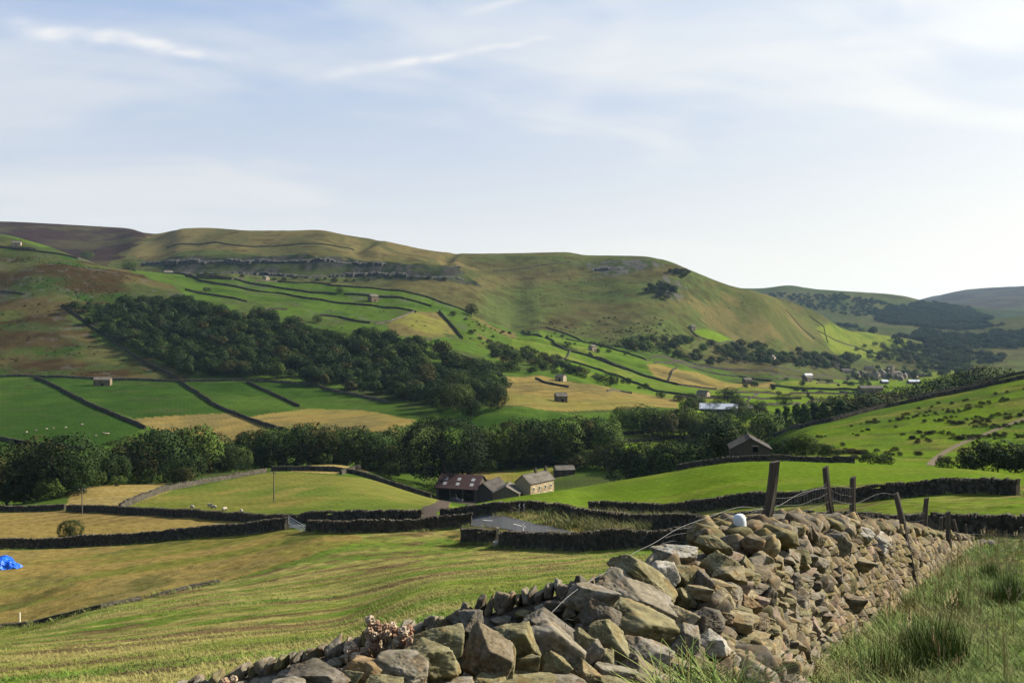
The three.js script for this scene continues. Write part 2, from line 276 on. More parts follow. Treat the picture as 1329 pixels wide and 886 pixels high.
function groundColor(x, z, y, steep) {
  const d = -z, big = fbm(x / 120, z / 120, 4), mid = fbm(x / 26 + 7, z / 26, 4), fine = fbm(x / 5 + 3, z / 5, 3), tiny = fbm(x / 1.2, z / 1.2, 2);
  const loose = d > 640 ? 1 : 0, ux = x + (0.6 + 26 * loose) * mid + 22 * loose * big, uz = z + 0.6 * fine + loose * 30 * fbm(x / 40 + 77, z / 40, 3);
  let kind = patchAt(x + 0.6 * mid, z + 0.6 * fine), c;
  if (loose && (!kind || WILD.has(kind))) { const k2 = patchAt(ux, uz); if (!k2 || WILD.has(k2)) kind = k2; }
  if (!kind) {
    if (d < 46 && wallQ(x, d) > 0) kind = 'bank';
    else if (d < 130) kind = 'near';
    else if (d < 300 && x / d > -0.08) kind = x / d > 0.2 && d > 225 ? 'hillside' : 'brightfield';
    else if (d < 560 && x / d > 0.2) kind = 'hillside';
    else if (d < 560) kind = 'pasture';
    else if (d < 1250) kind = 'pasture';
    else if (d < 2300) kind = 'fell';
    else kind = d > 5400 ? 'farmoor' : 'farfell';
  }
  switch (kind) {
    case 'moor': c = mix3(COL.heather, COL.rough, smooth(-0.05, 0.45, big + 0.5 * mid) * 0.5); break;
    case 'rough': c = mix3(COL.dull, COL.deep, smooth(-0.1, 0.3, mid + 0.4 * big)); c = mix3(c, COL.bracken, smooth(-0.10, 0.16, fbm(x / 55 + 31, z / 30 + 4, 5) + 0.25 * fine) * 0.9); c = mix3(c, COL.gold, smooth(0.1, 0.4, fbm(x / 70 + 3, z / 20 + y / 9, 4)) * 0.45); c = mix3(c, COL.scree, smooth(0.34, 0.42, fbm(x / 7 + 8, z / 7, 4) + 0.5 * fbm(x / 60 + 4, z / 50, 2)) * 0.55); break;
    case 'goldtop': c = mix3(COL.gold, COL.rough, smooth(-0.15, 0.3, fbm(x / 160, z / 40 + y / 10, 5))); c = mix3(c, COL.bracken, smooth(0.12, 0.35, mid + big * 0.5) * 0.6); break;
    case 'scar': { const st = n2(x / 7, 3) * 0.6 + n2(x / 2.6, z / 9) * 0.5; c = mix3(COL.scar, COL.darkwood, smooth(-0.3, 0.35, st + mid * 0.6)); c = mix3(c, COL.dull, smooth(0.0, 0.35, fbm(x / 60, y / 6 + z / 50, 4)) * 0.8); break; }
    case 'shelf': c = mix3(COL.pasture, COL.dull, smooth(-0.05, 0.45, mid * 0.8 + big * 0.6) * 0.8); c = mix3(c, COL.deep, smooth(0.05, 0.4, fbm(x / 40 + 50, z / 26, 3)) * 0.6); c = mix3(c, COL.scree, smooth(0.36, 0.44, fbm(x / 8 + 1, z / 8, 4) + 0.45 * fbm(x / 70 + 9, z / 60, 2)) * 0.5); break;
    case 'knoll': c = mix3(COL.gold, COL.olive, smooth(-0.2, 0.3, mid)); break;
    case 'rough2': c = mix3(COL.gold, COL.pasture, smooth(-0.2, 0.25, mid + big)); c = mix3(c, COL.bracken, smooth(0.15, 0.3, fine + mid) * 0.6); break;
    case 'slope': c = mix3([0.060, 0.100, 0.012], COL.olive, smooth(-0.2, 0.5, mid + big * 0.5) * 0.55); break;
    case 'hay': { const st = n2((x * 0.8 + z * 0.6) / 3.2, 4); c = mix3(COL.hay, COL.gold, smooth(-0.3, 0.5, mid + 0.4 * st)); c = mix3(c, COL.olive, smooth(0.05, 0.5, big + fine * 0.4) * 0.6); break; }
    case 'deepslope': c = mix3(COL.deep, COL.pasture, smooth(-0.2, 0.4, mid)); break;
    case 'intake': c = COL.bright; break;
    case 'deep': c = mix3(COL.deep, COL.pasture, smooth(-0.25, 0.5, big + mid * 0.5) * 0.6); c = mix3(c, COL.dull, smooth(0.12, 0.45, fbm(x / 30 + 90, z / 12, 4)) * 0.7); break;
    case 'floor': c = mix3(COL.bright, COL.yellow, smooth(-0.2, 0.3, big)); break;
    case 'yellow': c = mix3(COL.yellow, COL.hay, smooth(-0.1, 0.4, mid)); break;
    case 'midfield': c = mix3(COL.olive, COL.pasture, smooth(-0.3, 0.35, mid + 0.6 * big) * 0.75); c = mix3(c, COL.hay, smooth(0.15, 0.45, fbm(x / 9, z / 26, 4)) * 0.5); break;
    case 'straw': { const st = n2((x * 0.55 + z) / 2.6, 1); c = mix3(COL.straw, COL.hay, smooth(-0.5, 0.6, st + mid)); break; }
    case 'mown': { const w = 0.5 + 0.5 * Math.sin((x * 0.88 + z * 0.35 + 2.2 * big * 4 + 0.9 * mid) * 1.05); c = mix3(COL.hay, COL.soil, w * smooth(-22, -95, -Math.abs(x + 55)) * 0 + 0.55 * w * smooth(-0.25, 0.2, fbm(x / 40 + 4, z / 25, 3)) + 0.2 * smooth(0, 0.5, fine)); c = mix3(c, COL.olive, smooth(0.1, 0.5, mid - fine * 0.3) * 0.4); break; }
    case 'dry': { const st = fbm((x * 0.35 + z) / 7, (x - z * 0.35) / 30, 5); c = mix3(COL.hay, COL.olive, smooth(-0.12, 0.32, st + 0.25 * tiny)); c = mix3(c, COL.gold, smooth(-0.05, 0.35, fine + mid) * 0.6); c = mix3(c, COL.dull, smooth(0.1, 0.35, fbm(x / 6, z / 14 + 4, 4)) * 0.55); break; }
    case 'near': {
      const wq = fbm(x / 14 + 21, z / 14, 3), ax = x * 0.93 + z * -0.36 + 5 * wq, az = x * 0.36 + z * 0.93 + 2.6 * wq + 1.1 * fbm(x / 4, z / 4 + 9, 2);
      const st = fbm(ax / 12 + 2, az / 3.2, 5), st2 = fbm(ax / 7 + 12, az / 2.0 + 9, 5);
      c = mix3([0.072, 0.112, 0.017], [0.120, 0.130, 0.028], smooth(-0.22, 0.25, st + 0.3 * fine));
      c = mix3(c, [0.190, 0.155, 0.056], smooth(-0.04, 0.28, st2 + 0.25 * st + 0.3 * mid) * 0.78);
      c = mix3(c, COL.gold, smooth(0.12, 0.36, fbm(ax / 5 + 70, az / 1.1, 4)) * 0.5);
      c = mix3(c, COL.soil, smooth(0.16, 0.34, fbm(ax / 6 + 31, az / 2.3 + 5, 4) + 0.2 * fine) * 0.8);
      c = mix3(c, COL.bright, smooth(0.10, 0.38, fbm(x / 20 + 61, z / 9, 4)) * 0.55);
      break;
    }
    case 'verge': c = mix3(COL.dull, COL.hay, smooth(-0.2, 0.2, fine + tiny * 0.5)); break;
    case 'bank': c = mix3(COL.pasture, COL.soil, smooth(-0.1, 0.4, fine) * 0.5); c = mix3(c, COL.gold, smooth(0, 0.4, tiny) * 0.4); break;
    case 'brightfield': c = mix3(COL.bright, COL.pasture, smooth(-0.2, 0.45, mid * 0.7 + fine * 0.5) * 0.6); c = mix3(c, COL.yellow, smooth(-0.1, 0.4, fbm(x / 34 + 4, z / 12, 4)) * 0.6); break;
    case 'hillside': c = mix3(COL.bright, COL.pasture, smooth(-0.2, 0.4, mid)); c = mix3(c, COL.olive, smooth(0.0, 0.4, fbm(x / 18 + 4, z / 8, 4)) * 0.8); c = mix3(c, COL.dull, smooth(0.12, 0.35, fbm(x / 12 + 44, z / 7, 4)) * 0.6); break;
    case 'pasture': c = mix3(COL.pasture, COL.dull, smooth(-0.1, 0.4, mid + 0.5 * big)); break;
    case 'nose': c = mix3([0.062, 0.066, 0.020], COL.gold, smooth(-0.15, 0.35, big + mid * 0.6) * 0.8); c = mix3(c, COL.dull, smooth(0, 0.4, fbm(x / 30, z / 60, 3)) * 0.5); break;
    case 'screepatch': c = mix3(COL.scree, COL.dull, smooth(-0.15, 0.2, fbm(x / 9, z / 22, 4) + 0.4 * mid)); break;
    case 'farfields': c = mix3(COL.yellow, COL.pasture, smooth(-0.2, 0.2, big + 0.4 * mid)); break;
    case 'fell': c = mix3([0.056, 0.070, 0.020], COL.rough, smooth(-0.2, 0.35, fbm(x / 130 + 3, y / 16 + z / 90, 5))); c = mix3(c, COL.gold, smooth(0.08, 0.42, fbm(x / 210, y / 12 + z / 120, 4)) * 0.42); c = mix3(c, COL.darkwood, smooth(0.08, 0.34, fbm(x / 24 + 7, z / 24, 4)) * 0.3); c = mix3(c, COL.bracken, smooth(0.1, 0.34, fbm(x / 14 + 70, z / 14, 4) + 0.4 * mid) * 0.45); break;
    case 'farfell': c = mix3(COL.dull, COL.rough, smooth(-0.2, 0.3, fbm(x / 300 + 3, z / 260, 4))); c = mix3(c, COL.darkwood, smooth(0.04, 0.20, fbm(x / 420 + 1, z / 380 + 4, 4)) * 0.7); break;
    default: c = mix3(COL.heather, COL.rough, smooth(-0.2, 0.3, big) * 0.6);
  }
  const g = 1 + (d > 600 ? 0.36 : 0.22) * fine + 0.18 * tiny * smooth(250, 60, d) + 0.14 * mid;
  return [c[0] * g, c[1] * g, c[2] * g];
}
function grainTexture(size, lo, hi, seed, stretch = 1) {
  const data = new Uint8Array(size * size * 4), r = rng(seed), o = r() * 300;
  // tileable: noise looked up on a periodic lattice
  const per = (x, y, p) => { const xi = Math.floor(x), yi = Math.floor(y), fx = fade(x - xi), fy = fade(y - yi), w = (a) => ((a % p) + p) % p, q = (a, b) => VAL[PERM[PERM[(w(a) + (o | 0)) & 511] + (w(b) & 511)]]; const s = lerp(q(xi, yi), q(xi + 1, yi), fx), t = lerp(q(xi, yi + 1), q(xi + 1, yi + 1), fx); return lerp(s, t, fy); };
  for (let y = 0; y < size; y++) for (let x = 0; x < size; x++) {
    let v = 0, a = 0.5;
    for (const p of [8, 20, 48, 110, 240]) { v += a * per(x / size * p, y / size * p * stretch, p); a *= 0.72; }
    const k = Math.round(255 * clamp(lerp(lo, hi, clamp(v * 0.6 + 0.5)))), i = (y * size + x) * 4;
    data[i] = data[i + 1] = data[i + 2] = k; data[i + 3] = 255;
  }
  const t = new THREE.DataTexture(data, size, size); t.wrapS = t.wrapT = THREE.RepeatWrapping; t.magFilter = THREE.LinearFilter; t.minFilter = THREE.LinearMipmapLinearFilter; t.needsUpdate = true;
  return t;
}
const grassGrain = grainTexture(1024, 0.45, 1.0, 5);
grassGrain.repeat.set(1 / 7, 1 / 7);
const landMat = new THREE.MeshPhysicalMaterial({ vertexColors: true, roughness: 1, specularIntensity: 0, map: grassGrain, bumpMap: grassGrain, bumpScale: 0.10, color: new THREE.Color(1.10, 1.10, 1.10) });
{
  const us = [];
  for (let u = -7400; u < -450; u = lerp(u, -430, 0.14)) us.push(u);
  for (let u = -440; u < -24; u += 13) us.push(u);
  for (let u = -24; u <= 1353; u += 2.5) us.push(u);
  for (let u = 1366; u <= 1770; u += 13) us.push(u);
  for (let u = 1800; u < 8600; u = lerp(u, 9000, 0.14)) us.push(u);
  const ds = [], span = (a, b, n) => { for (let i = 0; i < n; i++) ds.push(a * Math.pow(b / a, i / n)); };
  span(2, 30, 150); span(30, 160, 230); span(160, 600, 190); span(600, 1300, 190); span(1300, 2000, 130); span(2000, 8900, 110); ds.push(8900);
  const nu = us.length, nd = ds.length, pos = new Float32Array(nu * nd * 3), col = new Float32Array(nu * nd * 3), uv = new Float32Array(nu * nd * 2), nor = new Float32Array(nu * nd * 3);
  for (let j = 0; j < nd; j++) for (let i = 0; i < nu; i++) { const k = j * nu + i, d = ds[j]; pos[k * 3] = (us[i] - CX) / F * d; pos[k * 3 + 1] = landUD(us[i], d); pos[k * 3 + 2] = -d; }
  for (let j = 0; j < nd; j++) for (let i = 0; i < nu; i++) {
    const k = j * nu + i, a = (j * nu + Math.max(0, i - 1)) * 3, b = (j * nu + Math.min(nu - 1, i + 1)) * 3, c = (Math.max(0, j - 1) * nu + i) * 3, e = (Math.min(nd - 1, j + 1) * nu + i) * 3;
    const ax = pos[b] - pos[a], ay = pos[b + 1] - pos[a + 1], az = pos[b + 2] - pos[a + 2], bx = pos[e] - pos[c], by = pos[e + 1] - pos[c + 1], bz = pos[e + 2] - pos[c + 2];
    let nx = ay * bz - az * by, ny = az * bx - ax * bz, nz = ax * by - ay * bx; const l = Math.hypot(nx, ny, nz); nx /= l; ny /= l; nz /= l;
    nor[k * 3] = nx; nor[k * 3 + 1] = ny; nor[k * 3 + 2] = nz;
    const x = pos[k * 3], y = pos[k * 3 + 1], z = pos[k * 3 + 2], g = groundColor(x, z, y, 1 - ny);
    col.set(g, k * 3); uv[k * 2] = x; uv[k * 2 + 1] = z;
  }
  const parts = [['verge_ground', 2, 46, 'grassy bank beside the loose stone wall'], ['valley_fields', 46, 600, 'green and hay coloured fields sloping to the valley floor'], ['fellside_terrain', 600, 2050, 'rough green and brown fell side with walled pastures'], ['distant_hills', 2050, 9999, 'far hills closing the dale']];
  for (const [name, da, db, label] of parts) {
    let j0 = ds.findIndex((d) => d >= da), j1 = ds.findIndex((d) => d >= db); if (j1 < 0) j1 = nd - 1;
    const rows = j1 - j0 + 1, g = new THREE.BufferGeometry(), s = (arr, n) => new THREE.BufferAttribute(arr.slice(j0 * nu * n, (j1 + 1) * nu * n), n);
    g.setAttribute('position', s(pos, 3)); g.setAttribute('normal', s(nor, 3)); g.setAttribute('color', s(col, 3)); g.setAttribute('uv', s(uv, 2));
    const ix = new Uint32Array((rows - 1) * (nu - 1) * 6); let o = 0;
    for (let j = 0; j < rows - 1; j++) for (let i = 0; i < nu - 1; i++) { const a = j * nu + i, b = a + 1, c = a + nu, e = c + 1; ix[o++] = a; ix[o++] = b; ix[o++] = c; ix[o++] = b; ix[o++] = e; ix[o++] = c; }
    g.setIndex(new THREE.BufferAttribute(ix, 1));
    tag(mesh(name, g, landMat), label, 'terrain', null, 'structure');
  }
  // the hillside behind the eye
  const g = new THREE.PlaneGeometry(3000, 1200, 60, 40), p = g.attributes.position, cc = [];
  for (let i = 0; i < p.count; i++) { const x = p.getX(i), z = 600 + p.getY(i) - 2.02; p.setXYZ(i, x, -1.97 + 0.13 * z + (Math.abs(x) > 12 ? 0 : 0), z); cc.push(...COL.pasture); }
  g.setAttribute('color', new THREE.Float32BufferAttribute(cc, 3)); const uvs = []; for (let i = 0; i < p.count; i++) uvs.push(p.getX(i), p.getZ(i)); g.setAttribute('uv', new THREE.Float32BufferAttribute(uvs, 2)); g.setIndex(Array.from(g.index.array).reverse()); g.computeVertexNormals();
  tag(mesh('upper_hillside', g, landMat), 'grass hillside rising behind the viewpoint', 'terrain', null, 'structure');
}
// ---------------------------------------------------------------- dry stone field walls
const dull = (o) => new THREE.MeshPhysicalMaterial({ roughness: 1, specularIntensity: 0.12, ...o });
const stoneGrain = grainTexture(512, 0.35, 1.0, 21);
stoneGrain.repeat.set(1 / 1.6, 1 / 1.6);
const fieldWallMat = dull({ vertexColors: true, map: stoneGrain, bumpMap: stoneGrain, bumpScale: 0.06 });
const fieldStone = [C(0.052, 0.045, 0.033), C(0.042, 0.038, 0.029), C(0.066, 0.056, 0.038), C(0.034, 0.030, 0.023), C(0.084, 0.075, 0.057)];
class Tri {            // collects triangles with colours and plan uv
  constructor() { this.p = []; this.c = []; this.t = []; this.i = []; }
  v(x, y, z, c, u = x + z, w = y) { this.p.push(x, y, z); this.c.push(c[0], c[1], c[2]); this.t.push(u, w); return this.p.length / 3 - 1; }
  tri(a, b, c) { this.i.push(a, b, c); }
  quad(a, b, c, d) { this.i.push(a, b, c, a, c, d); }
  geo(flat = false) {
    let g = new THREE.BufferGeometry();
    g.setAttribute('position', new THREE.Float32BufferAttribute(this.p, 3)); g.setAttribute('color', new THREE.Float32BufferAttribute(this.c, 3)); g.setAttribute('uv', new THREE.Float32BufferAttribute(this.t, 2)); g.setIndex(this.i);
    if (flat) g = g.toNonIndexed();
    g.computeVertexNormals();
    return g;
  }
  box(cx, cy, cz, ax, ay, az, bx, by, bz, ex, ey, ez, c, jit = 0, r = Math.random) {   // centre and three half axes
    const n = [];
    for (const i of [-1, 1]) for (const j of [-1, 1]) for (const k of [-1, 1]) { const q = () => jit ? (r() - 0.5) * jit : 0; n.push(this.v(cx + i * ax + j * bx + k * ex + q(), cy + i * ay + j * by + k * ey + q(), cz + i * az + j * bz + k * ez + q(), c, i * 0.3 + k * 0.3, j * 0.3)); }
    const [a, b, d, e, f, g, h, l] = n;
    this.quad(a, b, e, d); this.quad(f, h, l, g); this.quad(a, f, g, b); this.quad(d, e, l, h); this.quad(a, d, h, f); this.quad(b, g, l, e);
  }
}
function worldLine(pts, dmin, dmax) { return pts.map((p) => p.length === 3 ? on(p[0], p[2]) : at(p[0], p[1], dmin, dmax)); }
function resample(line, step) {
  const out = [];
  for (let i = 0; i < line.length - 1; i++) { const a = line[i], b = line[i + 1], l = Math.hypot(b.x - a.x, b.z - a.z), n = Math.max(1, Math.round(l / step)); for (let k = 0; k < n; k++) { const t = k / n; out.push([lerp(a.x, b.x, t), lerp(a.z, b.z, t)]); } }
  const e = line[line.length - 1]; out.push([e.x, e.z]);
  return out;
}
let wallSeed = 400;
const WALLS = [];
function fieldWall(label, group, pts, o = {}) {
  const { h = 1.35, w = 0.34, dmin = 40, dmax = 8800, gap = 0.06, pale = 1, coping = true } = o, r = rng(wallSeed++);
  const line = worldLine(pts, dmin, dmax), dist = line.reduce((s, p) => s - p.z, 0) / line.length;
  const step = Math.max(0.28, dist * 0.0016), P = resample(line, step), near = dist < 260, T = new Tri();
  WALLS.push(line);
  const rows = near ? 6 : 2, idx = [];
  let dip = 0;
  for (let i = 0; i < P.length; i++) {
    const a = P[Math.max(0, i - 1)], b = P[Math.min(P.length - 1, i + 1)], l = Math.hypot(b[0] - a[0], b[1] - a[1]) || 1, nx = -(b[1] - a[1]) / l, nz = (b[0] - a[0]) / l;
    const [x, z] = P[i], y0 = land(x, z);
    if (r() < gap * 0.12) dip = 0.25 + r() * 0.4; dip *= 0.86;
    const top = h * (0.93 + 0.12 * n2(x / 4 + 9, z / 4) + 0.10 * (r() - 0.5)) - dip, ring = [];
    const shade = () => { const c = fieldStone[Math.floor(r() * 5)], k = pale * (0.75 + 0.5 * r()); return [c[0] * k, c[1] * k, c[2] * k]; };
    for (const s of [-1, 1]) for (let k = 0; k <= rows; k++) { const f = s < 0 ? k / rows : 1 - k / rows, ww = lerp(w * 1.25, w * 0.72, f) + (near ? 0.07 * (r() - 0.5) : 0.03 * (r() - 0.5)); const yy = y0 - 0.25 + (top + 0.25) * f + (near && f > 0 && f < 1 ? 0.05 * (r() - 0.5) : 0); ring.push(T.v(x + nx * s * ww, yy, z + nz * s * ww, shade(), i * step, yy)); }
    idx.push(ring);
    if (i) { const A = idx[i - 1], B = ring; for (let k = 0; k < ring.length - 1; k++) T.quad(A[k], A[k + 1], B[k + 1], B[k]); }
  }
  for (const [ring, flip] of [[idx[0], 0], [idx[idx.length - 1], 1]]) { const n = ring.length; for (let k = 0; k < n / 2 - 1; k++) { const q = [ring[k], ring[k + 1], ring[n - 2 - k], ring[n - 1 - k]]; if (flip) q.reverse(); T.quad(...q); } }
  const g = thing('dry_stone_wall', label, 'wall', [0, 0, 0], 0, group);
  mesh('wall_face', T.geo(near), fieldWallMat, g);
  if (coping) {        // upright cap stones, one by one in a row
    const K = new Tri(), cs = dist < 200 ? 0.22 : Math.max(0.35, dist * 0.0011), Q = resample(line, cs);
    for (let i = 0; i < Q.length; i++) {
      const a = Q[Math.max(0, i - 1)], b = Q[Math.min(Q.length - 1, i + 1)], l = Math.hypot(b[0] - a[0], b[1] - a[1]) || 1, tx = (b[0] - a[0]) / l, tz = (b[1] - a[1]) / l, [x, z] = Q[i];
      const y = land(x, z) + h * (0.93 + 0.12 * n2(x / 4 + 9, z / 4)) - 0.05, hh = 0.10 + 0.11 * r(), c = fieldStone[Math.floor(r() * 5)], k = pale * (1.1 + 0.9 * r()), lean = (r() - 0.4) * 0.5;  // caps paler than the face below: sunlit tops put into their colour
      if (r() < gap) continue;
      const tw = cs * (0.30 + 0.15 * r()), ww = w * (0.62 + 0.3 * r());
      K.box(x, y + hh * 0.6, z, tx * tw, 0, tz * tw, tx * lean * hh, hh, tz * lean * hh, -tz * ww, 0, tx * ww, [c[0] * k, c[1] * k, c[2] * k], 0.07, r);
    }
    mesh('coping', K.geo(true), fieldWallMat, g).userData.kind = 'stuff';
  }
  return g;
}
const G1 = 'walls beside the lane', G2 = 'walls round the near fields', G3 = 'walls of the far bank pastures', G4 = 'walls on the high green shelf', G5 = 'walls on the sunlit slope beyond the river', G6 = 'walls across the valley floor', G7 = 'walls on the scrubby hillside';
// beside the lane
fieldWall('long dark stone wall between the dry field and the mown hay field with a round bush', G2, [[-160, 716], [0, 712], [60, 711], [130, 708], [200, 702], [280, 696], [340, 690], [372, 687]], { dmin: 115, dmax: 180, h: 1.5 });
fieldWall('dark stone wall running from the field gate along the lower side of the lane', G1, [[399, 689], [440, 691], [480, 691], [540, 689], [580, 686], [612, 681]], { dmin: 95, dmax: 140, h: 1.4 });
fieldWall('short dark stub of stone wall before the metal trough', G1, [[600, 705], [620, 705], [643, 706]], { dmin: 80, dmax: 125, h: 1.45 });
fieldWall('dark roadside wall curving below the tarred bend and throwing shade on the field', G1, [[650, 0, 98.5], [680, 0, 95.5], [720, 0, 90.5], [760, 0, 86.5], [800, 0, 83.5], [850, 0, 80], [900, 0, 77], [950, 0, 74]], { h: 1.4 });
fieldWall('dark stone wall along the upper side of the lane below the sheep pasture', G1, [[87, 663], [150, 666], [230, 671], [310, 676], [400, 678], [480, 678], [548, 676]], { dmin: 122, dmax: 215, h: 1.4 });
fieldWall('dark stone wall behind the bend with the chevron sign before it', G1, [[573, 674], [620, 670], [660, 666], [690, 664], [720, 667], [745, 673], [790, 679], [830, 684], [880, 688]], { dmin: 98, dmax: 135, h: 1.35 });
// round the bright field
fieldWall('long dark wall crossing the bright green field behind the fence posts and ending free', G2, [[765, 0, 138], [850, 0, 132], [900, 0, 127], [960, 0, 121.5], [1060, 0, 112], [1160, 0, 103], [1250, 0, 95.5], [1322, 0, 91]], { h: 1.45 });
fieldWall('dark stone wall along the foot of the bright green field, half hidden by loose stones', G2, [[850, 690], [950, 690], [1060, 692], [1150, 694], [1240, 698], [1329, 702], [1440, 708]], { dmin: 58, dmax: 110, h: 1.5 });
fieldWall('low wall on the crest of the bright green field beside the gabled barn', G2, [[880, 0, 226], [930, 0, 214], [975, 0, 212], [1030, 0, 212], [1070, 0, 208], [1110, 0, 206]], { h: 1.2 });
// round the sheep pasture
fieldWall('pale sunlit wall climbing beside the straw field to the river trees', G2, [[155, 662], [185, 648], [215, 637], [260, 628], [300, 621], [345, 613]], { dmin: 160, dmax: 345, pale: 1.15 });
fieldWall('dark wall along the top of the sheep pasture down to the red roofed barn', G2, [[352, 0, 337], [400, 0, 335], [440, 0, 330], [500, 0, 322], [560, 0, 316]], { h: 1.5 });
fieldWall('curved dark wall round the small green paddock by the great tree', G2, [[442, 616], [480, 608], [510, 604], [540, 612], [560, 617]], { dmin: 280, dmax: 395, h: 1.4 });
fieldWall('wall at the foot of the river trees beside the straw field', G2, [[-120, 666], [0, 664], [60, 663], [84, 662]], { dmin: 180, dmax: 250 });
fieldWall('tumbled low line of grey stones crossing the dry field beside a thin stake', G2, [[-80, 832], [0, 815], [60, 806], [130, 790], [200, 774], [250, 763], [283, 756]], { dmin: 60, dmax: 130, h: 0.36, gap: 0.05, w: 0.32, coping: false });
// behind the farm
fieldWall('wall behind the yellow green meadow of the farm', G2, [[590, 599], [650, 599], [700, 602], [745, 605]], { dmin: 340, dmax: 450, h: 1.4 });
fieldWall('wall between two bright strips among the river trees', G6, [[775, 574], [840, 573], [905, 571]], { dmin: 440, dmax: 620, h: 1.6 });
fieldWall('grey wall above the bright strip among the river trees', G6, [[770, 567], [840, 562], [920, 558], [960, 556]], { dmin: 440, dmax: 680, h: 1.4 });
// far bank, left
fieldWall('dark wall running down between two deep green pastures to the straw strip', G3, [[45, 490], [85, 510], [130, 532], [188, 557]], { dmin: 400, dmax: 760, h: 1.7 });
fieldWall('dark wall running down from the plantation corner and splitting the straw field', G3, [[234, 495], [258, 512], [275, 525], [310, 540], [345, 553], [372, 560]], { dmin: 400, dmax: 760, h: 1.7 });
fieldWall('short dark wall slanting down the green pasture below the plantation', G3, [[320, 496], [345, 508], [388, 528]], { dmin: 400, dmax: 760, h: 1.6 });
fieldWall('wall along the head of the deep green pastures below bracken and plantation', G3, [[-120, 488], [0, 489], [50, 489], [130, 493], [230, 495], [330, 494], [410, 500], [460, 513], [505, 523]], { dmin: 500, dmax: 760, h: 1.4, pale: 1.6 });
fieldWall('dark wall climbing the hillside along the plantation edge', G3, [[80, 396], [110, 418], [140, 438], [170, 460], [210, 482], [234, 495]], { dmin: 560, dmax: 1000, h: 1.7 });
fieldWall('wall at the foot of the deep green pasture above the river trees', G3, [[-60, 568], [0, 571], [40, 578], [112, 584]], { dmin: 380, dmax: 520, h: 1.5 });
// high shelf
fieldWall('upper dark wall along the brow of the green shelf under the scar', G4, [[240, 359], [300, 363], [360, 366], [430, 371], [520, 378], [570, 392], [612, 408]], { dmin: 800, dmax: 1240, h: 1.8 });
fieldWall('long dark wall crossing the middle of the green shelf past a square barn', G4, [[198, 351], [260, 365], [320, 376], [400, 388], [455, 395], [540, 406]], { dmin: 800, dmax: 1240, h: 1.8 });
fieldWall('dark wall above the square barn ending at a round tree', G4, [[255, 358], [330, 369], [400, 380], [437, 382]], { dmin: 800, dmax: 1240, h: 1.7 });
fieldWall('dark wall from the round tree sloping down the green shelf', G4, [[446, 382], [500, 386], [560, 398]], { dmin: 800, dmax: 1240, h: 1.7 });
fieldWall('short wall above the plantation on the green shelf', G4, [[415, 410], [440, 412], [480, 420]], { dmin: 750, dmax: 1240, h: 1.7 });
fieldWall('thick dark wall down the side of the golden knoll', G4, [[570, 405], [585, 422], [600, 440]], { dmin: 750, dmax: 1240, h: 2.4, w: 0.6 });
fieldWall('grey wall curving up to the golden knoll', G4, [[487, 421], [505, 418], [520, 412], [540, 405]], { dmin: 750, dmax: 1240, h: 1.6, pale: 1.5 });
fieldWall('wall below the white farmhouse on the hill brow', G7, [[0, 321], [50, 327], [100, 336], [150, 347], [175, 352]], { dmin: 850, dmax: 1240, h: 1.6 });
fieldWall('broken grey wall among bracken on the scrubby hillside', G7, [[-30, 380], [0, 378], [32, 382]], { dmin: 700, dmax: 1100, h: 1.2, pale: 1.5 });
// slope beyond the river
fieldWall('longest dark wall slanting down the sunlit slope to the hay field', G5, [[678, 430], [720, 447], [765, 463], [830, 486], [880, 500], [930, 506]], { dmin: 700, dmax: 1300, h: 1.9 });
fieldWall('dark wall slanting below the longest wall past hawthorn bushes', G5, [[722, 464], [760, 475], [800, 488], [850, 508], [900, 515], [960, 518]], { dmin: 640, dmax: 1300, h: 1.8 });
fieldWall('upper wall of the sunlit slope under the rough fell', G5, [[708, 425], [750, 440], [800, 455], [838, 467]], { dmin: 800, dmax: 1300, h: 1.7 });
fieldWall('wall above the pale hay strip beyond the river', G5, [[838, 468], [900, 478], [960, 489], [1002, 495]], { dmin: 850, dmax: 1600, h: 1.8 });
fieldWall('wall above the trees of the sunlit slope running to the village', G5, [[845, 465], [900, 473], [960, 480], [1010, 484]], { dmin: 950, dmax: 1700, h: 1.8 });
fieldWall('short wall on the hay meadow beside a small barn', G5, [[695, 492], [720, 500], [738, 503]], { dmin: 560, dmax: 900, h: 1.4 });
fieldWall('short grey wall in the hay meadow below hawthorns', G5, [[788, 508], [805, 508], [820, 511]], { dmin: 560, dmax: 900, h: 1.3, pale: 1.3 });
fieldWall('wall round the small bright intake under the fell', G5, [[896, 429], [905, 437], [935, 446], [962, 441]], { dmin: 1300, dmax: 1900, h: 1.8 });
// valley floor
fieldWall('wall behind the white roofed shed across the meadow', G6, [[880, 516], [940, 517], [1000, 518], [1040, 518]], { dmin: 650, dmax: 1300, h: 1.7 });
fieldWall('second wall across the meadows beyond the white roofed shed', G6, [[935, 510], [985, 510], [1030, 511], [1100, 511]], { dmin: 700, dmax: 1500, h: 1.7 });
fieldWall('wall bending across the flat meadow towards the village', G6, [[1000, 500], [1050, 505], [1110, 506], [1130, 506]], { dmin: 800, dmax: 1700, h: 1.8 });
fieldWall('wavy wall across the meadow before the village houses', G6, [[1010, 492], [1050, 492], [1080, 494], [1100, 498], [1120, 498]], { dmin: 900, dmax: 1800, h: 1.8 });
fieldWall('farthest meadow wall before the village houses', G6, [[1000, 487], [1060, 489], [1110, 488]], { dmin: 1000, dmax: 1900, h: 1.8 });
fieldWall('wall climbing the spur behind the village', G6, [[1062, 430], [1085, 442], [1110, 450], [1150, 462]], { dmin: 1600, dmax: 2600, h: 2.0 });
fieldWall('wall along the field edge on the spur behind the village', G6, [[1050, 410], [1070, 425], [1075, 445]], { dmin: 1700, dmax: 2600, h: 2.0 });
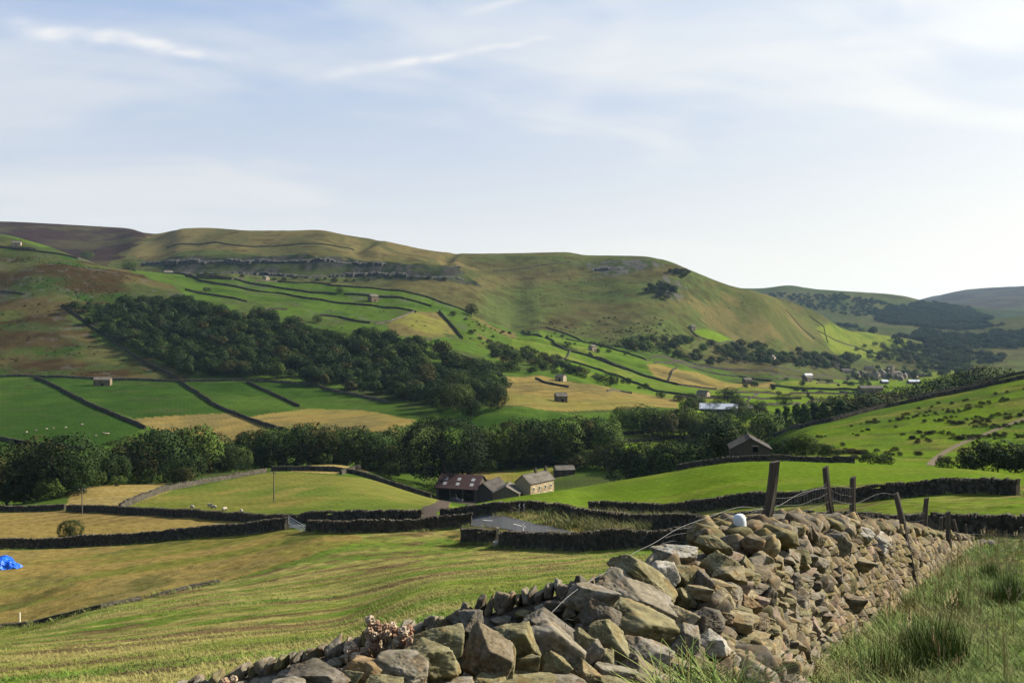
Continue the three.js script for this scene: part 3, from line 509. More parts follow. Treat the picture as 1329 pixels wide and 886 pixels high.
// more walls of the slope, the shelf and the flat meadows
const G8 = 'thin walls parting the far pastures';
for (const [label, pts, dmin, dmax, pale] of [
  ['thin wall dropping across the sunlit slope below the barn', [[765, 458], [790, 470], [812, 480]], 800, 1300, 1],
  ['thin wall linking the two long walls of the sunlit slope', [[742, 456], [735, 466], [728, 468]], 750, 1300, 1],
  ['thin cross wall above the pale hay strip', [[880, 476], [872, 484], [868, 494]], 850, 1500, 1],
  ['wall under the trees at the fell foot', [[870, 471], [920, 477], [985, 482], [1040, 484]], 950, 1700, 1],
  ['wall along the fell foot above the meadow trees', [[905, 466], [960, 471], [1030, 475]], 1100, 1800, 1],
  ['cross wall in the flat meadow before the white roofed shed', [[985, 511], [975, 517], [968, 524]], 650, 1300, 1],
  ['cross wall beside the lone meadow tree', [[1042, 505], [1050, 512], [1056, 520]], 700, 1400, 1],
  ['long wall across the meadow below the lone tree', [[985, 526], [1030, 525], [1075, 522]], 600, 1200, 1],
  ['faint wall across the brightest far meadow', [[1060, 498], [1100, 497], [1112, 492]], 1000, 1700, 1],
  ['wall below the long farm building of the meadow', [[1090, 509], [1120, 512], [1160, 508]], 800, 1500, 1],
  ['wall rising over the spur to the skyline trees', [[1020, 402], [1040, 425], [1058, 440]], 1500, 2300, 1],
  ['wall over the golden shoulder of the fell', [[640, 352], [700, 345], [740, 340]], 1450, 2200, 1],
  ['wall above the scar on the golden fell top', [[215, 322], [300, 318], [380, 318], [460, 325]], 1480, 2200, 1],
  ['short wall stub on the green shelf beside the bush', [[335, 405], [350, 401], [372, 402]], 750, 1200, 1.2],
  ['grey broken wall crossing the shelf to the ruin', [[240, 376], [280, 384], [320, 392]], 780, 1200, 1.4],
  ['low wall curving below the golden knoll', [[510, 440], [535, 446], [560, 441]], 720, 1150, 1.1],
  ['wall above the hawthorn bank', [[640, 448], [662, 452], [690, 462]], 720, 1150, 1],
  ['wall on the hill brow beside the grey cottage', [[-20, 318], [20, 322], [45, 324]], 900, 1300, 1.4],
]) fieldWall(label, G8, pts, { dmin, dmax, h: 1.6, pale });
// hillside with rushes
fieldWall('dark wall climbing the rushy hillside', G2, [[1005, 566], [1040, 556], [1080, 547], [1150, 529], [1230, 513], [1329, 492], [1420, 475]], { dmin: 270, dmax: 470, h: 1.7, w: 0.45 });
fieldWall('second dark wall on the crest of the rushy hillside', G2, [[1180, 0, 425], [1230, 0, 432], [1290, 0, 440], [1360, 0, 446]], { h: 1.3 });
// ---------------------------------------------------------------- trees: trunk with limbs, crown of leaf-sized faces gathered in clumps
const barkMat = dull({ color: new THREE.Color(0.045, 0.036, 0.026) });
const leafMats = [[0.020, 0.035, 0.009], [0.015, 0.027, 0.008], [0.034, 0.049, 0.012], [0.011, 0.020, 0.0065], [0.030, 0.030, 0.010], [0.042, 0.066, 0.013], [0.0075, 0.0135, 0.005]].map(([r, g, b]) => new THREE.MeshPhysicalMaterial({ color: new THREE.Color(r, g, b), roughness: 0.9, specularIntensity: 0.08, side: THREE.DoubleSide, vertexColors: true }));
function crownGeo(seed, { leaves = 2200, clumps = 16, leaf = 0.055, top = 1, low = 0.16, wide = 0.40, cone = 0 } = {}) {
  // unit tree: height 1, base at the origin
  const r = rng(seed), T = new Tri(), cl = [], NN = [];
  for (let i = 0; i < clumps; i++) {
    const f = (i + 0.5) / clumps;
    if (cone) { const y = lerp(low + 0.10, top - 0.12, f), a = i * 2.399 + r() * 1.2, rr = wide * ((1 - f) * 0.9 + 0.1) * (0.3 + 0.42 * r()); cl.push([Math.cos(a) * rr, y, Math.sin(a) * rr, 0.10 * (1 - f) + 0.05]); continue; }
    // clumps over a leaning dome, fuller below the middle
    const dy = 1 - (low < 0.05 ? 1.9 : 1.66) * f, rr = Math.sqrt(Math.max(0, 1 - dy * dy * 0.9)), a = i * 2.399 + r() * 0.9, cr = (0.16 + 0.09 * r()) * (0.75 + wide * 0.6), k = 0.58 + 0.26 * r(), mid = (top + low) / 2;
    cl.push([Math.cos(a) * rr * wide * k, mid + dy * ((top - low) / 2 - cr * 0.8) * (0.85 + 0.2 * r()), Math.sin(a) * rr * wide * k, cr]);
  }
  for (let i = 0, tries = 0; i < leaves && tries < leaves * 6; tries++) {
    const own = Math.floor(r() * cl.length), [cx, cy, cz, cr] = cl[own];
    let a = r() * 6.283, u = r() * 2 - 1, s = Math.sqrt(1 - u * u), rr = cr * (0.72 + 0.30 * Math.sqrt(r())) * (1 + 0.22 * (r() < 0.10));
    const dx = Math.cos(a) * s, dy = u, dz = Math.sin(a) * s, x = cx + dx * rr, y = cy + dy * rr * 0.9, z = cz + dz * rr;
    if (y < low * 0.6 || cl.some(([p, q, w, o], j) => j !== own && (x - p) ** 2 + ((y - q) / 0.9) ** 2 + (z - w) ** 2 < (o * 0.72) ** 2)) continue;
    i++;
    // a small bent leaf spray
    let tx = r() - 0.5, ty = (r() - 0.5) * 0.7 - 0.1, tz = r() - 0.5; let l = Math.hypot(tx, ty, tz) || 1; tx /= l; ty /= l; tz /= l;
    let nx = dx + (r() - 0.5) * 1.4, ny = dy + 0.35 + (r() - 0.5) * 1.4, nz = dz + (r() - 0.5) * 1.4; const dt = nx * tx + ny * ty + nz * tz; nx -= dt * tx; ny -= dt * ty; nz -= dt * tz; l = Math.hypot(nx, ny, nz) || 1; nx /= l; ny /= l; nz /= l;
    const bx = ny * tz - nz * ty, by = nz * tx - nx * tz, bz = nx * ty - ny * tx, L = leaf * (0.6 + 0.8 * r()), B = L * (0.5 + 0.3 * r()), k = 0.82 + 0.36 * r(), warm = r() < 0.04 ? 1.35 : 1, c = [k * warm, k, k * 0.95];
    const q = [[x - tx * L / 2, y - ty * L / 2, z - tz * L / 2], [x + bx * B / 2, y + by * B / 2, z + bz * B / 2], [x + tx * L / 2 - nx * L * 0.15, y + ty * L / 2 - ny * L * 0.15, z + tz * L / 2 - nz * L * 0.15], [x - bx * B / 2, y - by * B / 2, z - bz * B / 2]];
    const e1 = [0, 1, 2].map((i) => q[1][i] - q[0][i]), e2 = [0, 1, 2].map((i) => q[2][i] - q[0][i]), gx = e1[1] * e2[2] - e1[2] * e2[1], gy = e1[2] * e2[0] - e1[0] * e2[2], gz = e1[0] * e2[1] - e1[1] * e2[0];
    if (gx * dx + gy * dy + gz * dz < 0) q.reverse();
    let ox = dx * 0.8 + x / wide, oy = dy * 0.8 + (y - 0.45) / 0.45, oz = dz * 0.8 + z / wide; const ol = Math.hypot(ox, oy, oz); ox = ox / ol + nx * 0.25; oy = oy / ol + ny * 0.25; oz = oz / ol + nz * 0.25; const pl = Math.hypot(ox, oy, oz);
    const id = q.map(([a, b, d]) => { NN.push(ox / pl, oy / pl, oz / pl); return T.v(a, b, d, c); }); T.quad(...id);
  }
  const geo = T.geo(); geo.setAttribute('normal', new THREE.Float32BufferAttribute(NN, 3));
  return { geo, cl };
}
function trunkGeo(seed, cl, { low = 0.16, thick = 0.026, limbs = 7 } = {}) {
  const r = rng(seed), gs = [];
  const limb = (pts, r0, r1) => { const c = new THREE.CatmullRomCurve3(pts.map((p) => new THREE.Vector3(...p))), g = new THREE.TubeGeometry(c, 6, 1, 5, false), p = g.attributes.position, q = new THREE.Vector3(); for (let i = 0; i <= 6; i++) { const rr = lerp(r0, r1, i / 6); c.getPointAt(i / 6, q); for (let j = 0; j <= 5; j++) { const k = i * 6 + j; p.setXYZ(k, q.x + (p.getX(k) - q.x) * rr, q.y + (p.getY(k) - q.y) * rr, q.z + (p.getZ(k) - q.z) * rr); } } g.computeVertexNormals(); gs.push(g); };
  limb([[0, -0.03, 0], [0.01 * (r() - 0.5), low, 0], [0.02 * (r() - 0.5), 0.5, 0.02 * (r() - 0.5)], [0, 0.82, 0]], thick, thick * 0.25);
  for (let i = 0; i < Math.min(limbs, cl.length); i++) { const [x, y, z] = cl[Math.floor(i * cl.length / limbs)], b = Math.max(low * 0.8, y - 0.22); limb([[0, b, 0], [x * 0.45, lerp(b, y, 0.6), z * 0.45], [x, y, z]], thick * 0.5, thick * 0.12); }
  return mergeGeometries(gs);
}
const KIND = {};
function kind(name, list) { KIND[name] = list.map((o, i) => { const c = crownGeo(1000 + i * 7 + name.length * 131 + name.charCodeAt(0), o); return { crown: c.geo, trunk: trunkGeo(2000 + i, c.cl, o) }; }); }
kind('broad', [{ leaves: 4600, clumps: 22, leaf: 0.036, low: 0.04, wide: 0.44 }, { leaves: 4600, clumps: 26, wide: 0.52, leaf: 0.036, low: 0.02 }, { leaves: 4200, clumps: 18, wide: 0.37, leaf: 0.038, low: 0.06 }, { leaves: 4800, clumps: 24, wide: 0.58, low: 0.02, leaf: 0.036 }, { leaves: 4200, clumps: 16, wide: 0.46, low: 0.10, leaf: 0.038 }, { leaves: 4200, clumps: 14, wide: 0.42, low: 0.03, leaf: 0.038 }]);
kind('great', [{ leaves: 14000, clumps: 46, wide: 0.50, leaf: 0.024, low: 0.05, thick: 0.035, limbs: 12 }]);
kind('wood', [{ leaves: 1500, clumps: 12, leaf: 0.066, wide: 0.42, low: 0.08 }, { leaves: 1500, clumps: 10, leaf: 0.066, wide: 0.36, low: 0.08 }, { leaves: 1500, clumps: 13, leaf: 0.066, wide: 0.48, low: 0.05 }, { leaves: 1400, clumps: 9, leaf: 0.068, wide: 0.34, low: 0.08 }]);
kind('bush', [{ leaves: 2200, clumps: 14, leaf: 0.062, wide: 0.56, low: 0.0, thick: 0.02 }, { leaves: 2200, clumps: 11, leaf: 0.062, wide: 0.65, low: 0.0, thick: 0.02 }]);
kind('fir', [{ leaves: 1100, clumps: 16, leaf: 0.06, wide: 0.24, low: 0.06, cone: 1 }, { leaves: 1100, clumps: 18, leaf: 0.06, wide: 0.28, low: 0.06, cone: 1 }]);
const tr = rng(909), toneName = ['mid green', 'deep green', 'yellowish green', 'blackish green', 'brownish', 'fresh green', 'very dark'], tallFor = { broad: 14, wood: 11, bush: 5, fir: 12, great: 15 };
function tree(name, label, category, group, sort, pos, height, spread = 1, tone = null) {
  const v = KIND[sort][Math.floor(tr() * KIND[sort].length)], t = thing(name, label, category, [pos.x, pos.y - 0.15, pos.z], tr() * 6.28, group);
  t.scale.set(height * spread, height, height * spread); t.rotation.z = (tr() - 0.5) * 0.08;
  mesh('trunk', v.trunk, barkMat, t);
  const tn = tone ?? Math.floor(tr() * 6);
  mesh('crown', v.crown, leafMats[tn], t);
  if (group) t.userData.label = `${height > tallFor[sort] ? 'tall' : height > tallFor[sort] * 0.75 ? 'middling' : 'low'} ${toneName[tn]} ${label}`;
  return t;
}
// [bearing, top, foot] in the picture of the photograph, with the distance it stands at
const treeAt = (name, label, cat, group, sort, u, top, foot, d, spread, tone) => { const p = d ? on(u, d) : at(u, foot, 40), dist = -p.z, h = -(top - HY) / F * dist - p.y; return tree(name, label, cat, group, sort, p, Math.max(h, 1.2), spread, tone); };
// along the beck, left to right: bearing, top, distance, sort
const RIV = 'trees lining the beck';
for (const [u, top, d, sp = 1, tone] of [
  [-40, 572, 255], [-15, 590, 262], [8, 574, 266], [30, 568, 285], [48, 562, 270], [66, 575, 258], [86, 560, 262, 1.15, 1], [100, 590, 258], [118, 578, 282], [134, 592, 290, 1, 5], [150, 588, 285, 1, 1], [163, 566, 318], [178, 562, 330], [196, 557, 322, 1.1], [214, 552, 335], [232, 556, 345], [250, 550, 340, 1.1, 5], [238, 588, 300, 1.2, 1], [262, 570, 350, 0.9, 5], [276, 560, 362], [290, 574, 358], [306, 577, 352, 1.2], [322, 560, 372], [338, 554, 375], [352, 558, 366], [366, 550, 378, 1.1], [384, 552, 372], [400, 547, 380, 1.1], [418, 553, 372], [432, 550, 380], [448, 554, 374], [464, 551, 384], [478, 557, 374], [492, 562, 380], [505, 576, 372, 0.9, 4], [518, 550, 392, 1.1, 5], [536, 560, 398, 1, 0], [552, 570, 402, 1, 0], [604, 570, 404, 1, 5], [618, 552, 404, 1, 2], [634, 552, 405], [650, 548, 408], [664, 544, 412], [680, 540, 415, 1.1], [698, 541, 412], [714, 546, 418], [730, 540, 414], [748, 536, 420], [766, 540, 424], [784, 546, 418, 0.9], [748, 588, 392, 1.1, 1], [762, 582, 396, 1.1, 5], [778, 578, 392], [797, 575, 388, 1.1], [814, 580, 380], [826, 570, 345, 1.1, 3], [845, 578, 338], [860, 574, 340, 1.1], [876, 573, 335], [893, 576, 330, 1.1], [908, 566, 335], [922, 574, 320], [935, 560, 330], [948, 565, 310, 1],
]) {
  treeAt('riverside_tree', 'tree in the leafy belt along the beck', 'tree', RIV, 'broad', u, top, 0, d, sp, tone ?? [0, 0, 1, 1, 2, 3, 5, 4][Math.floor(tr() * 8)]);
  tree('streamside_bush', 'bush at the foot of the beck trees', 'bush', 'bushes under the beck trees', 'bush', on(u + 8 * (tr() - 0.5), d - 4 - 4 * tr()), 3 + 3.2 * tr(), 1.15);
}
treeAt('sycamore_tree', 'great dark round crowned tree standing beside the red roofed barn', 'tree', null, 'great', 575, 538, 0, 364, 1.05, 6);
for (const [u, top, d, sp] of [[795, 541, 500], [808, 525, 520], [822, 530, 515], [834, 522, 522], [848, 528, 515], [862, 532, 510], [874, 528, 525], [888, 527, 520], [902, 535, 520], [914, 532, 530], [926, 540, 520, 1], [938, 538, 480]])
  treeAt('meadow_tree', 'tree in the row behind the bright strips', 'tree', 'trees behind the bright strips', 'broad', u, top, 0, d, sp ?? 1);
// behind the crest of the bright field and about the gabled barn
for (const [u, top, d, sp, tone] of [[942, 548, 262, 0.8, 3], [958, 556, 285, 1, 4], [1010, 572, 258, 1.1], [1028, 566, 262, 1.1], [1046, 560, 258, 1.1, 2], [1062, 572, 250, 1.1], [1078, 576, 244, 1.2]])
  treeAt('barnside_tree', 'tree crowding round the gabled stone barn', 'tree', 'trees by the gabled barn', 'broad', u, top, 0, d, sp, tone);
for (const [u, top, d, sp] of [[1255, 588, 212, 1.2], [1275, 575, 216, 1.2], [1296, 568, 214, 1.3], [1318, 576, 212, 1.3], [1345, 580, 210, 1.2], [1225, 590, 218, 1], [1130, 585, 222, 1.4], [1150, 588, 224, 1.2]])
  treeAt('thorn_bush', 'bush beyond the crest of the bright field', 'bush', 'bushes at the foot of the rushy hillside', 'bush', u, top, 0, d, sp, 1);
treeAt('round_bush', 'small round dark bush alone beside the wall of the mown field', 'bush', null, 'great', 91, 673, 702, 0, 1.0, 1);
// conifers and thicket below the village
for (const [u, top, d, s] of [[985, 530, 470, 'broad'], [998, 533, 480, 'broad'], [1010, 526, 500, 'fir'], [1022, 522, 510, 'fir'], [1034, 519, 520, 'fir'], [1046, 518, 520, 'fir'], [1058, 516, 530, 'fir'], [1070, 515, 520, 'fir'], [1080, 513, 540, 'broad'], [1092, 512, 530, 'fir'], [1104, 511, 540, 'broad'], [1116, 508, 540, 'broad'], [1128, 510, 550, 'broad'], [1140, 508, 545, 'broad'], [1152, 505, 555, 'broad'], [1164, 508, 560, 'broad'], [1176, 500, 560, 'broad'], [1190, 498, 570, 'broad'], [1204, 492, 575, 'broad'], [1218, 490, 580, 'broad'], [1234, 485, 590, 'broad'], [1250, 480, 590, 'broad'], [1266, 478, 600, 'broad'], [1284, 472, 600, 'broad']])
  treeAt(s === 'fir' ? 'fir_tree' : 'copse_tree', s === 'fir' ? 'fir in the dense belt below the rushy hillside wall' : 'tree in the belt behind the rushy hillside', 'tree', s === 'fir' ? 'firs behind the rushy hillside' : 'broad trees behind the rushy hillside', s, u, top, 0, d, 1.15);
// single trees that stand apart
for (const [label, u, top, foot, sp, sort = 'broad', dmin = 500] of [
  ['single dark round tree at the end of the brow wall', 612, 393, 410, 1.1], ['single round tree on the wall of the green shelf', 441, 371, 381, 1.1], ['broad tree behind the white roofed shed', 945, 501, 524, 1.3, 'broad'], ['dark tree alone in the meadow beside the white roofed shed', 1018, 510, 527, 1.2],
  ['hawthorn beside the wall above the hay meadow', 793, 482, 502, 1.2], ['small round hawthorn at the corner of the hay meadow', 858, 506, 517, 1.2], ['spreading low hawthorn at the end of the hay meadow', 882, 511, 521, 1.4, 'bush'], ['round tree among the meadows before the village', 1120, 490, 499, 1.2], ['tall tree on the yellow field of the spur', 1175, 446, 458, 0.9], ['thin pale tree on the yellow field of the spur', 1146, 443, 452, 0.8],
  ['round dark tree beside the farm on the hill brow', 167, 338, 350, 1.3], ['dark tree sheltering the hill brow farmhouse', 112, 325, 338, 1.2], ['small dark bush on the green slope above the plantation', 268, 372, 378, 1.3, 'bush'], ['dark tree at the edge of the plantation wall corner', 412, 407, 419, 1.1], ['small tree below the golden knoll', 611, 427, 434, 1.2, 'bush'], ['bush by the small walls beside the golden knoll', 588, 403, 410, 1.2, 'bush'],
]) treeAt('lone_tree', label, 'tree', null, sort, u, top, foot, 0, sp);
// scattered bushes and trees: feet drawn at random inside outlines
function scatter(n, poly, dmin, dmax, seed, fn, apart = 0) {
  const r = rng(seed), p = poly.map(([u, v]) => { const w = at(u, v, dmin, dmax); return [w.x, w.z]; }), xs = p.map((q) => q[0]), zs = p.map((q) => q[1]), a = Math.min(...xs), b = Math.max(...xs), c = Math.min(...zs), d = Math.max(...zs), got = [];
  for (let k = 0; k < n * 60 && got.length < n; k++) { const x = lerp(a, b, r()), z = lerp(c, d, r()); if (!inside(p, x, z) || got.some((g) => (g[0] - x) ** 2 + (g[1] - z) ** 2 < apart * apart)) continue; got.push([x, z]); fn(new THREE.Vector3(x, land(x, z), z), r); }
  return got.length;
}
const PLANTATION = [[83, 398], [150, 396], [245, 392], [300, 414], [340, 413], [420, 440], [480, 438], [540, 448], [600, 470], [640, 482], [656, 496], [645, 525], [620, 542], [585, 540], [560, 528], [500, 519], [440, 508], [400, 498], [330, 490], [240, 490], [170, 456]];
const nWood = scatter(290, PLANTATION, 560, 1000, 5, (p, r) => tree('woodland_tree', 'tree in the dense hillside plantation', 'tree', 'trees of the hillside plantation', 'wood', p, (6 + 7 * r()) * lerp(0.72, 1, smooth(-330, -200, p.x)), 1.05 + 0.3 * r(), [0, 1, 1, 3, 4, 2, 4][Math.floor(r() * 7)]), 7);
scatter(16, [[590, 500], [640, 500], [652, 520], [640, 545], [600, 548], [540, 535]], 450, 720, 8, (p, r) => tree('wood_edge_tree', 'tree at the foot of the plantation by the beck', 'tree', 'trees at the plantation foot', 'broad', p, 10 + 5 * r(), 1.1), 9);
scatter(58, [[620, 440], [690, 452], [730, 470], [760, 490], [700, 486], [660, 484], [640, 468]], 650, 1100, 9, (p, r) => tree('hawthorn_bush', 'hawthorn bush on the rough bank above the hay meadow', 'bush', 'hawthorns above the hay meadow', 'bush', p, 3.5 + 5 * r(), 1.15), 6.5);
scatter(14, [[600, 410], [660, 430], [650, 455], [600, 445]], 750, 1150, 19, (p, r) => tree('gorse_bush', 'bush dotted beside the golden knoll', 'bush', 'bushes dotted beside the golden knoll', 'bush', p, 1.5 + 2 * r(), 1.2), 10);
scatter(12, [[750, 486], [800, 494], [850, 506], [800, 502], [745, 492]], 600, 1000, 29, (p, r) => tree('hedge_thorn', 'thorn tree in the broken row above the hay meadow', 'tree', 'thorns along the hay meadow wall', 'bush', p, 3 + 3 * r(), 1.1), 8);
scatter(70, [[800, 448], [860, 440], [930, 450], [1010, 450], [1010, 478], [950, 476], [880, 468], [820, 458]], 1050, 1900, 39, (p, r) => tree('fellfoot_tree', 'tree in the belt under the fell above the meadows', 'tree', 'trees under the fell', 'wood', p, 8 + 6 * r(), 1.25), 12);
scatter(14, [[838, 375], [865, 372], [885, 380], [870, 392], [845, 388]], 1250, 1900, 49, (p, r) => tree('crag_tree', 'tree in the small clump below the scree', 'tree', 'trees in the clump on the fell', 'wood', p, 9 + 5 * r(), 1.2, 3), 8);
scatter(10, [[866, 354], [880, 351], [895, 356], [885, 362]], 1250, 1900, 59, (p, r) => tree('crest_tree', 'tree in the clump near the fell crest', 'tree', 'trees near the fell crest', 'wood', p, 7 + 3 * r(), 1.3, 3), 7);
scatter(110, [[1000, 474], [1060, 466], [1180, 455], [1260, 455], [1260, 474], [1200, 476], [1130, 468], [1060, 478]], 1450, 2600, 69, (p, r) => tree('village_tree', 'tree among and behind the village houses', 'tree', 'trees of the village', 'wood', p, 9 + 7 * r(), 1.25), 14);
scatter(55, [[985, 480], [1050, 480], [1108, 478], [1108, 464], [1040, 458], [985, 462]], 1250, 1900, 89, (p, r) => tree('village_edge_tree', 'tree in the belt beside the village', 'tree', 'trees beside the village', 'wood', p, 8 + 7 * r(), 1.2), 11);
scatter(50, [[1185, 492], [1262, 486], [1262, 468], [1195, 470]], 1350, 2100, 99, (p, r) => tree('dale_tree', 'tree in the belt below the village', 'tree', 'trees below the village', 'wood', p, 8 + 7 * r(), 1.2), 11);
scatter(34, [[1095, 496], [1205, 496], [1210, 480], [1160, 476], [1100, 478]], 1250, 1800, 159, (p, r) => tree('garden_tree', 'tree between the village houses', 'tree', 'trees between the village houses', 'wood', p, 6 + 5 * r(), 1.15), 10);
scatter(30, [[1060, 400], [1110, 418], [1140, 440], [1120, 430], [1080, 415]], 1900, 3000, 79, (p, r) => tree('spur_tree', 'tree in the belt climbing the spur behind the village', 'tree', 'trees on the spur', 'wood', p, 12 + 6 * r(), 1.3), 14);
scatter(18, [[640, 415], [720, 432], [800, 448], [860, 462], [800, 462], [700, 445]], 800, 1300, 109, (p, r) => tree('slope_thorn', 'thorn beside the upper wall of the sunlit slope', 'bush', 'thorns along the upper slope walls', 'bush', p, 2 + 3 * r(), 1.1), 14);
scatter(34, [[870, 540], [900, 524], [985, 526], [1000, 545], [940, 552]], 500, 760, 149, (p, r) => tree('shed_tree', 'tree about the white roofed shed', 'tree', 'trees about the white roofed shed', 'broad', p, 5 + 4 * r(), 1.1), 9);
scatter(24, [[960, 500], [1060, 492], [1150, 490], [1150, 515], [1040, 522], [980, 524]], 650, 1700, 119, (p, r) => tree('meadow_thorn', 'thorn tree by a wall of the flat meadows', 'tree', 'thorns of the flat meadows', 'wood', p, 4 + 4 * r(), 1.2), 30);
scatter(26, [[200, 357], [300, 357], [400, 360], [480, 360], [590, 366], [480, 364], [330, 361]], 1280, 1700, 129, (p, r) => tree('scar_bush', 'dark bush at the foot of the scar', 'bush', 'bushes under the scar', 'bush', p, 3 + 3 * r(), 1.3), 9);
scatter(40, [[1090, 440], [1200, 452], [1250, 446], [1220, 470], [1120, 462]], 1700, 2700, 139, (p, r) => tree('spur_field_tree', 'tree dotted over the fields of the spur', 'tree', 'trees dotted over the spur fields', 'wood', p, 7 + 6 * r(), 1.2), 18);
// far woods that read as one mass
function farWood(name, label, n, poly, dmin, dmax, seed, hmin, hmax, gaps = 0) {
  const m = [], r0 = rng(seed + 1), gate = gaps, dummy = new THREE.Object3D();
  scatter(n, poly, dmin, dmax, seed, (p, r) => { if (gate && fbm(p.x / 170 + seed, p.z / 210, 3) < gate) return; const h = lerp(hmin, hmax, r()); dummy.position.set(p.x, p.y - 0.3, p.z); dummy.rotation.y = r() * 6; dummy.scale.set(h * 1.3, h, h * 1.3); dummy.updateMatrix(); m.push(dummy.matrix.clone()); });
  const im = new THREE.InstancedMesh(KIND.wood[0].crown, leafMats[name === 'plantation_infill' ? 1 : 3], m.length); m.forEach((x, i) => { im.setMatrixAt(i, x); const k = 0.7 + 0.7 * r0(); im.setColorAt(i, new THREE.Color(k, k, k)); });
  im.name = numbered(name); im.castShadow = im.receiveShadow = true; scene.add(im); tag(im, label, 'wood', null, 'stuff');
}
farWood('plantation_infill', 'crowded smaller trees filling the plantation between its larger crowns', 480, PLANTATION, 560, 1000, 304, 5, 11);
farWood('valley_woods', 'dark broadleaf woods filling the dale beyond the village', 1300, [[1150, 440], [1200, 425], [1260, 415], [1329, 428], [1400, 430], [1400, 470], [1270, 474], [1190, 462]], 1900, 3400, 301, 9, 17, -0.08);
farWood('far_slope_woods', 'forest on the slope of the far hill', 1700, [[1120, 410], [1160, 398], [1210, 392], [1260, 402], [1290, 415], [1230, 424], [1160, 422]], 3000, 4800, 302, 10, 18, -0.22);
farWood('far_scrub_woods', 'scattered trees on the far hill', 260, [[990, 385], [1100, 385], [1160, 395], [1120, 412], [1060, 405]], 3000, 4600, 303, 8, 14);
// tussocks and low scrub that roughen the fell
{
  const m = [], r0 = rng(881), o = new THREE.Object3D();
  const sowScrub = (n, poly, dmin, dmax, seed, a, b, gate) => scatter(n, poly, dmin, dmax, seed, (p, r) => { if (fbm(p.x / 34 + 3, p.z / 26, 4) < gate) return; const h = lerp(a, b, r() * r()); o.position.set(p.x, p.y - h * 0.2, p.z); o.rotation.y = r() * 6; o.scale.set(h * 1.7, h, h * 1.7); o.updateMatrix(); m.push(o.matrix.clone()); });
  sowScrub(1500, [[-20, 330], [110, 345], [180, 360], [220, 395], [85, 397], [230, 490], [-20, 485]], 560, 1250, 882, 0.5, 1.6, 0.02);
  sowScrub(900, [[690, 432], [700, 415], [800, 410], [900, 430], [900, 458], [840, 462], [770, 448]], 1050, 1600, 883, 0.8, 3.2, 0.02);
  sowScrub(500, [[600, 340], [760, 345], [900, 370], [1000, 400], [900, 420], [700, 400]], 1200, 2000, 884, 0.7, 2.0, 0.08);
  sowScrub(260, [[330, 366], [520, 380], [600, 410], [520, 440], [400, 425]], 750, 1200, 885, 0.4, 1.3, 0.05);
  sowScrub(200, [[610, 412], [690, 440], [690, 468], [640, 466]], 700, 1150, 886, 0.5, 1.8, -0.05);
  const im = new THREE.InstancedMesh(KIND.wood[2].crown, leafMats[4], m.length); m.forEach((x, i) => { im.setMatrixAt(i, x); const k = 0.7 + 0.8 * r0(); im.setColorAt(i, new THREE.Color(k * 1.05, k, k)); });
  im.name = 'fellside_scrub'; im.castShadow = im.receiveShadow = true; scene.add(im); tag(im, 'tussocks and low scrub dotted thickly over the fell side', 'scrub', null, 'stuff');
}
// ---------------------------------------------------------------- the scar: broken rock faces standing out of the fell
{
  const rockMat = dull({ vertexColors: true }), r = rng(991);
  for (const [label, pts, h, depth] of [['grey broken limestone scar along the top of the far fell side', [[186, 344], [230, 342], [280, 340], [340, 339], [400, 340], [450, 342], [500, 345]], 5.5, 5], ['lower broken rock band under the grey scar', [[220, 357], [280, 356], [340, 357], [400, 359], [450, 358], [500, 358], [560, 361], [602, 364]], 5, 4], ['small grey crag under the fell crest above the scree', [[768, 352], [785, 350], [805, 350], [822, 348]], 4.5, 4]]) {
    const line = worldLine(pts, 1290, 2100), P = resample(line, 2.2), T = new Tri(); let prev = null, off = 0, cut = 1;
    P.forEach(([x, z], i) => {
      const a = P[Math.max(0, i - 1)], b = P[Math.min(P.length - 1, i + 1)], l = Math.hypot(b[0] - a[0], b[1] - a[1]) || 1; let nx = -(b[1] - a[1]) / l, nz = (b[0] - a[0]) / l; if (nz < 0) { nx = -nx; nz = -nz; }
      if (r() < 0.45) off = (r() - 0.3) * depth; if (r() < 0.12) cut = r() < 0.3 ? 0.25 : 0.6 + 0.55 * r();
      const hh = h * cut * (0.8 + 0.35 * r()), y = land(x, z), ring = [];
      for (let k = 0; k <= 5; k++) { const f = k / 5, o = off + depth * 0.5 * (1 - f) + (r() - 0.5) * 1.5 + (k === 5 ? -depth * 0.9 : 0), c = 0.026 + 0.034 * r(); ring.push(T.v(x + nx * o, k === 5 ? Math.max(y, land(x + nx * o, z + nz * o)) + hh * 0.75 : y - 3 + (hh + 3) * (f + (k ? 0.06 * (r() - 0.5) : 0)), z + nz * o, [c, c * 0.95, c * 0.87])); }
      if (prev) for (let k = 0; k < 5; k++) T.quad(prev[k], ring[k], ring[k + 1], prev[k + 1]);
      prev = ring;
    });
    rockMat.side = THREE.DoubleSide;
    tag(mesh('rock_scar', T.geo(true), rockMat), label, 'crag', 'rock scars of the fell');
  }
}
